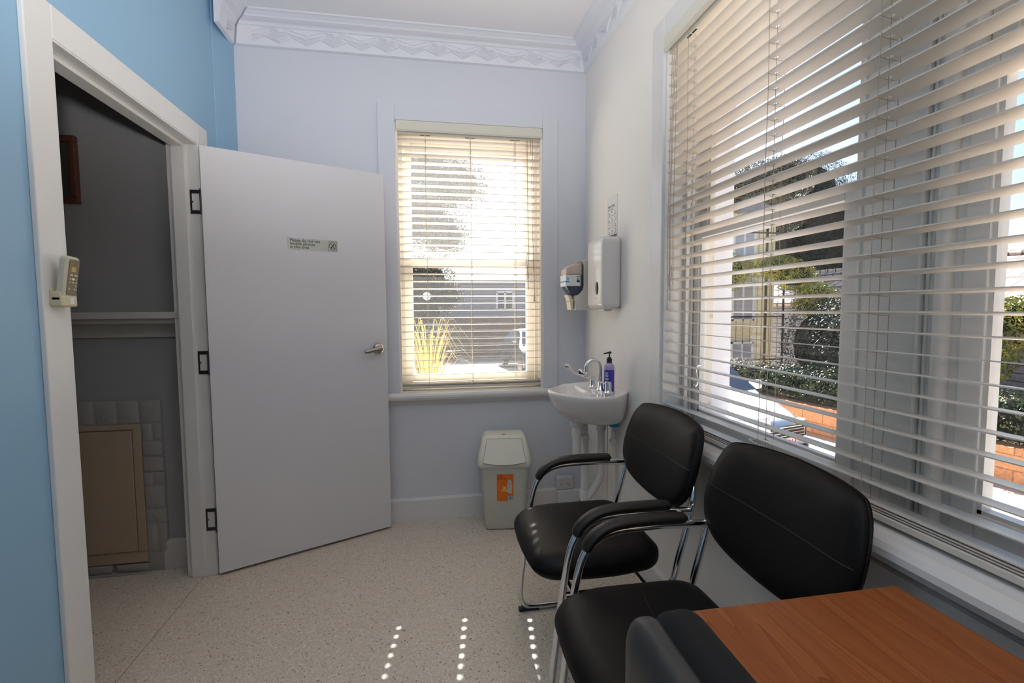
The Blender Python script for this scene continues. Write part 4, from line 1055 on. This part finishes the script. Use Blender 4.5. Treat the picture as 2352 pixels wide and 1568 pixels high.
# tiled house beyond the hedge
hs = thing('house', 'neighbouring house with a pale tiled roof beyond the hedge', 'house', (14, 12, G))
k = MB(); k.quad([(11.8, 6.0, 1.40), (11.8, 17.4, 1.40), (13.9, 16.2, 2.50), (13.9, 6.0, 2.50)]); k.quad([(16.0, 6.0, 1.40), (16.0, 17.4, 1.40), (13.9, 16.2, 2.50), (13.9, 6.0, 2.50)][::-1]); k.quad([(11.8, 17.4, 1.4), (16.0, 17.4, 1.4), (13.9, 16.2, 2.50)])
k.box(11.75, 11.8, 6, 17.4, 1.32, 1.42)
for i in range(30): k.tube([(13.9, 6.1+i*.34, 2.52), (13.9, 6.4+i*.34, 2.55)], .07, n=6, ref=(1, 0, 0))
k.build('roof', 'tile', hs)
MB().box(12.1, 15.7, 6.2, 17.0, G, 1.39).build('wall', 'board', hs)
# cream battened building with windows
cbd = thing('cream_building', 'cream battened building with white windows behind the climbing shrub', 'building', (9, 12.6, G))
MB().box(8.3, 9.85, 12.4, 15, G, 3.9).build('wall', 'batten', cbd)
MB().prism([(8.2, 3.9), (9.95, 3.9), (9.1, 4.2)], 12.1, 15.2, 'y').build('roof', 'tile2', cbd)
for (a, c_, z_, z2) in ((8.5, 9.2, 2.5, 3.6), (8.5, 9.2, .9, 2.0), (8.5, 9.2, -.5, .3)):
    w_ = MB()
    w_.box(a, c_, 12.34, 12.40, z_, z_+.05); w_.box(a, c_, 12.34, 12.40, z2-.05, z2); w_.box(a, a+.05, 12.34, 12.4, z_, z2); w_.box(c_-.05, c_, 12.34, 12.4, z_, z2); w_.box((a+c_)/2-.02, (a+c_)/2+.02, 12.34, 12.4, z_, z2)
    wo = w_.build('window', 'render', cbd); MB().box(a+.05, c_-.05, 12.36, 12.38, z_+.05, z2-.05).build('pane', mat('curtained_pane', srgb(170, 172, 186), .2), wo)
rl = MB()
for z_ in (-.2, 1.0, 2.25, 2.5, 3.3): rl.box(7.9, 9.9, 12.02, 12.06, z_, z_+.04)
for x_ in (7.95, 9.3, 9.85): rl.box(x_, x_+.04, 12.02, 12.06, G, 3.8)
rl.build('balcony_rail', 'dark', cbd)

# low white plastered wall near the window
wb = MB(); wb.rbox((2.43, 5.0, G+.625), (.87, 1.05, .625), (.30, .30, .04), 5, 3)
tag(wb.build('low_wall', 'render', smooth=40), 'white rounded low wall in front of the parked white car', 'low wall')

# cars
def car(name, label, paint, loc, ang, plate=True):
    c = thing(name, label, 'car', loc)
    R = Matrix.Translation(loc) @ Matrix.Rotation(ang, 4, 'Z')     # local: nose at -y, x to the side
    prof = [(-.02, .30), (-.04, .48), (.0, .62), (.06, .74), (.20, .83), (.48, .92), (.84, .995), (.90, 1.01), (1.50, 1.44), (1.85, 1.53), (2.9, 1.50), (3.6, 1.12), (4.25, 1.0), (4.35, .8), (4.3, .3)]
    b = MB(); bm = b.bm; N = 13; rows = []
    for (y, z) in prof:
        row = []
        for i in range(N):
            u = -1+2*i/(N-1)
            top = z
            hwid = .86 if z < 1.0 else .86-.22*(z-1.0)/.46
            bow = .30*abs(u)**3.2 if y < 1.0 else 0
            row.append(bm.verts.new((u*hwid, y+bow*(1-y), top-.07*abs(u)**3*(1 if z > .7 else 0))))
        rows.append(row)
    for A, B_ in zip(rows, rows[1:]):
        for i in range(N-1): bm.faces.new((A[i], A[i+1], B_[i+1], B_[i]))
    # sides
    for s in (0, N-1):
        col = [r[s] for r in rows]; bot = [bm.verts.new((v.co.x, v.co.y, .28)) for v in col]
        for i in range(len(col)-1): bm.faces.new((col[i], col[i+1], bot[i+1], bot[i]))
    b.build('body', paint, c, smooth=35, R=R)
    g = MB(); g.quad([(-.76, .93, 1.022), (.76, .93, 1.022), (.60, 1.49, 1.455), (-.60, 1.49, 1.455)])
    g.build('windscreen', 'carglass', c, R=R)
    for s in (-1, 1): MB().quad([(s*.862, 1.25, 1.0), (s*.862, 3.4, 1.02), (s*.66, 2.9, 1.40), (s*.66, 1.80, 1.40)]).build('side_glass', 'carglass', c, R=R)
    g = MB(); g.box(-.42, .42, -.07, -.02, .60, .74, .01); go = g.build('grille', 'dark', c, R=R)
    g = MB()
    for i in range(3): g.box(-.40, .40, -.085, -.06, .625+i*.04, .635+i*.04, .002)
    g.tube([(-.43, -.08, .75), (0, -.10, .755), (.43, -.08, .75), (.43, -.08, .60), (-.43, -.08, .60)], .012, n=6, closed=True, ref=(0, 1, 0)); g.build('grille_bar', 'chrome', go, R=R)
    MB().box(-.50, .50, -.085, -.03, .33, .48, .01).build('air_intake', 'dark', c, R=R)
    MB().rbox((0, .02, .42), (.80, .10, .05), (.08, .08, .04), 3, 4, f=lambda x, y, z: (x, y+2.0*abs(x)**3, z)).build('bumper', paint, c, smooth=50, R=R)
    for s in (-1, 1):
        MB().rbox((s*.63, .10, .675), (.16, .085, .07), (.06, .05, .05), 3, 3, f=lambda x, y, z, s=s: (x, y+1.0*(x*s+1)*.7, z)).build('headlight', 'lamp', c, smooth=50, R=R)
        MB().rbox((s*.96, 1.12, 1.06), (.10, .06, .07), .04, 3, 2).build('wing_mirror', paint, c, smooth=50, R=R)
        for yy in (.78, 3.45):
            w = MB().lathe([(.20, -.11), (.31, -.10), (.32, 0), (.31, .10), (.20, .11)], (s*.78, yy, .32), 24, 'x').build('wheel', 'blk', c, smooth=40, R=R)
    if plate:
        p = MB().box(-.19, .19, -.115, -.10, .50, .60, .002).build('number_plate', 'lab', c, R=R)
        rx = (R.to_3x3() @ Vector((1, 0, 0)))
        text('OH', .11, R @ Vector((.03, -.117, .513)), rx, (0, 0, 1), 'red', p, 'lettering', bold=.003, th=.001)
    return c
th_ = math.atan2(.24, .97)
# nose left corner at (5.14,5.8); heading (.24,-.97)
car('car', 'white car parked nose forward beyond the side window', 'carwhite', (4.38, 5.38, G), th_)
car('car', 'dark car seen at the right edge of the small window', 'cardark', (4.1, 15.6, G), math.radians(4), plate=False)
# fallen leaves on the drive
fl = MB()
for i in range(60): 
    x_, y_ = 5.9+rnd.gauss(0, .10), 3.05+rnd.gauss(0, .16); a = rnd.uniform(0, 6); fl.quad([(x_+.03*math.cos(a+j*PI/2), y_+.02*math.sin(a+j*PI/2), G+.005+rnd.uniform(0, .02)) for j in range(4)])
tag(fl.build('fallen_leaves', 'orangeleaf'), 'small patch of orange fallen leaves on the pale driveway', 'leaves', kind='stuff')

# through the small window
fe = MB(); fe.box(-14, 9, 22.0, 22.1, G, .93)
tag(fe.build('brush_fence', 'brush'), 'brown brushwood fence along the far side of the driveway', 'fence')
gb = thing('weatherboard_house', 'grey weatherboard house behind the brushwood fence', 'house', (4, 27, G))
MB().box(-3, 11, 26, 31, G, 2.9).build('wall', 'board', gb)
k = MB(); k.quad([(-3.5, 25.5, 2.8), (11.5, 25.5, 2.8), (9.5, 28.5, 3.75), (-1.5, 28.5, 3.75)]); k.quad([(-3.5, 31.5, 2.8), (11.5, 31.5, 2.8), (9.5, 28.5, 3.75), (-1.5, 28.5, 3.75)][::-1]); k.quad([(11.5, 25.5, 2.8), (11.5, 31.5, 2.8), (9.5, 28.5, 3.75)]); k.quad([(-3.5, 25.5, 2.8), (-3.5, 31.5, 2.8), (-1.5, 28.5, 3.75)])
k.build('roof', 'tile2', gb)
w_ = MB()
for (a, c_) in ((3.75, 3.85), (4.2, 4.3), (4.65, 4.75)): w_.box(a, c_, 25.9, 26, 1.25, 2.2)
w_.box(3.75, 4.75, 25.9, 26, 1.2, 1.3); w_.box(3.75, 4.75, 25.9, 26, 2.15, 2.25); w_.box(3.75, 4.75, 25.92, 25.98, 1.7, 1.76)
wo = w_.build('window', 'render', gb); MB().box(3.8, 4.7, 25.96, 25.99, 1.25, 2.2).build('pane', 'dark', wo)
foliage('tree', 'tall leafy gum tree filling the upper left of the small window', 'tree', [(-.2, 14.2, 5.6, 1.2, 1.0, 1.1), (.9, 14.4, 4.9, 1.0, .9, .8), (-.3, 14.1, 3.9, 1.3, 1.0, 1.0), (.6, 14.3, 3.4, .7, .8, .6), (-.9, 14, 4.8, 1.0, 1.0, 1.2)], 18000, .10, 'leafgum', (-.4, 14.2, G), trunk=[(-.5, 14.2, G, 4, .16)])
foliage('tree', 'smaller bushy tree in front of the brown fence at the left of the small window', 'tree', [(-.1, 17, 2.3, 1.2, .9, .9), (.7, 17.2, 1.75, .7, .6, .6), (-.3, 16.9, 1.2, 1.2, .8, .9), (-.9, 17, .2, .9, .7, .9)], 12000, .09, 'leafd', (0, 17, G), trunk=[(-.2, 17, G, 1, .1)])
sp_ = thing('strappy_plant', 'fountain of yellow straplike leaves low at the left of the small window', 'plant', (.02, 5.6, G))
k = MB()
for i in range(260):
    a = rnd.uniform(0, 2*PI); ln = rnd.uniform(.25, .75); hgt = rnd.uniform(1.0, 2.15); w_ = .011
    pts = [Vector((.02, 5.6, G)), Vector((.02+math.cos(a)*ln*.18, 5.6+math.sin(a)*ln*.18, G+hgt*.7)), Vector((.02+math.cos(a)*ln*.5, 5.6+math.sin(a)*ln*.5, G+hgt)), Vector((.02+math.cos(a)*ln*.8, 5.6+math.sin(a)*ln*.8, G+hgt*.93))]
    P = smoothpath(pts, 3); t = Vector((-math.sin(a), math.cos(a), 0))
    for j in range(len(P)-1):
        w0 = w_*(1-j/len(P)); w1 = w_*(1-(j+1)/len(P)); k.quad([P[j]-t*w0, P[j]+t*w0, P[j+1]+t*w1, P[j+1]-t*w1])
k.build('leaves', 'straw', sp_)

# ------------------------------------------------------------------ light
w = bpy.data.worlds.new('sky'); S.world = w; w.use_nodes = True
nt = w.node_tree; nt.nodes.clear()
o_ = nt.nodes.new('ShaderNodeOutputWorld'); bg = nt.nodes.new('ShaderNodeBackground'); sky = nt.nodes.new('ShaderNodeTexSky')
sky.sky_type = 'NISHITA'; sky.sun_disc = False; sky.sun_elevation = math.radians(40); sky.sun_rotation = math.radians(8); sky.air_density = 1.0; sky.dust_density = 1.5; sky.ozone_density = 1.0
bg.inputs[1].default_value = .22
nt.links.new(sky.outputs[0], bg.inputs[0]); nt.links.new(bg.outputs[0], o_.inputs[0])
def light(name, kind, loc, energy, col=(1, 1, 1), size=None, size2=None, rot=None, look=None, spread=None):
    L = bpy.data.lights.new(name, kind); L.energy = energy; L.color = col
    if kind == 'AREA': L.shape = 'RECTANGLE'; L.size = size; L.size_y = size2 or size
    if kind == 'AREA' and spread: L.spread = spread
    if kind == 'SUN': L.angle = math.radians(.53)
    if kind == 'POINT': L.shadow_soft_size = size
    o = bpy.data.objects.new(name, L); COL.objects.link(o); o.location = loc
    if look is not None: o.rotation_euler = (Vector(look)-Vector(loc)).to_track_quat('-Z', 'Y').to_euler()
    return o
sd = Vector((.137, 1, .845)).normalized()
light('sunlight', 'SUN', (3, 20, 17), 30.0, (1, .945, .875), look=Vector((3, 20, 17))-sd)
# added overhead fill with no known fixture, behind the photographer; then the camera flash
light('ceiling_fill', 'AREA', (.0, -.9, 2.80), 3, (1, .96, .92), 1.2, 1.6, look=(0, -.9, 0))
light('camera_flash', 'POINT', (.02, -.08, 1.44), 3.2, (1, .98, .98), .05)
bf = light('bounce_flash', 'SPOT', (.02, -.10, 1.50), 125, (1, .985, .97), look=(-.1, .9, 2.84)); bf.data.spot_size = math.radians(110); bf.data.spot_blend = .6; bf.data.shadow_soft_size = .06

# ------------------------------------------------------------------ camera
cam = bpy.data.cameras.new('camera'); co = bpy.data.objects.new('camera', cam); COL.objects.link(co)
yaw, pitch, roll = math.radians(10.1), math.radians(-3.82), math.radians(-.37)
F = Vector((math.sin(yaw)*math.cos(pitch), math.cos(yaw)*math.cos(pitch), math.sin(pitch)))
r_ = Vector((math.cos(yaw), -math.sin(yaw), 0)); u_ = r_.cross(F)
R2 = r_*math.cos(roll)+u_*math.sin(roll); U2 = -r_*math.sin(roll)+u_*math.cos(roll)
co.matrix_world = Matrix(((R2.x, U2.x, -F.x, 0), (R2.y, U2.y, -F.y, 0), (R2.z, U2.z, -F.z, 1.27), (0, 0, 0, 1)))
cam.lens = 17.005; cam.sensor_width = 36; cam.clip_start = .02; cam.clip_end = 200
S.camera = co
S.view_settings.view_transform = 'Standard'; S.view_settings.look = 'None'; S.view_settings.exposure = 0; S.view_settings.gamma = 1; S.view_settings.use_curve_mapping = False
S.cycles.max_bounces = 10; S.cycles.diffuse_bounces = 5; S.cycles.transparent_max_bounces = 16; S.cycles.caustics_reflective = False; S.cycles.sample_clamp_indirect = 20
S.cycles.use_denoising = True
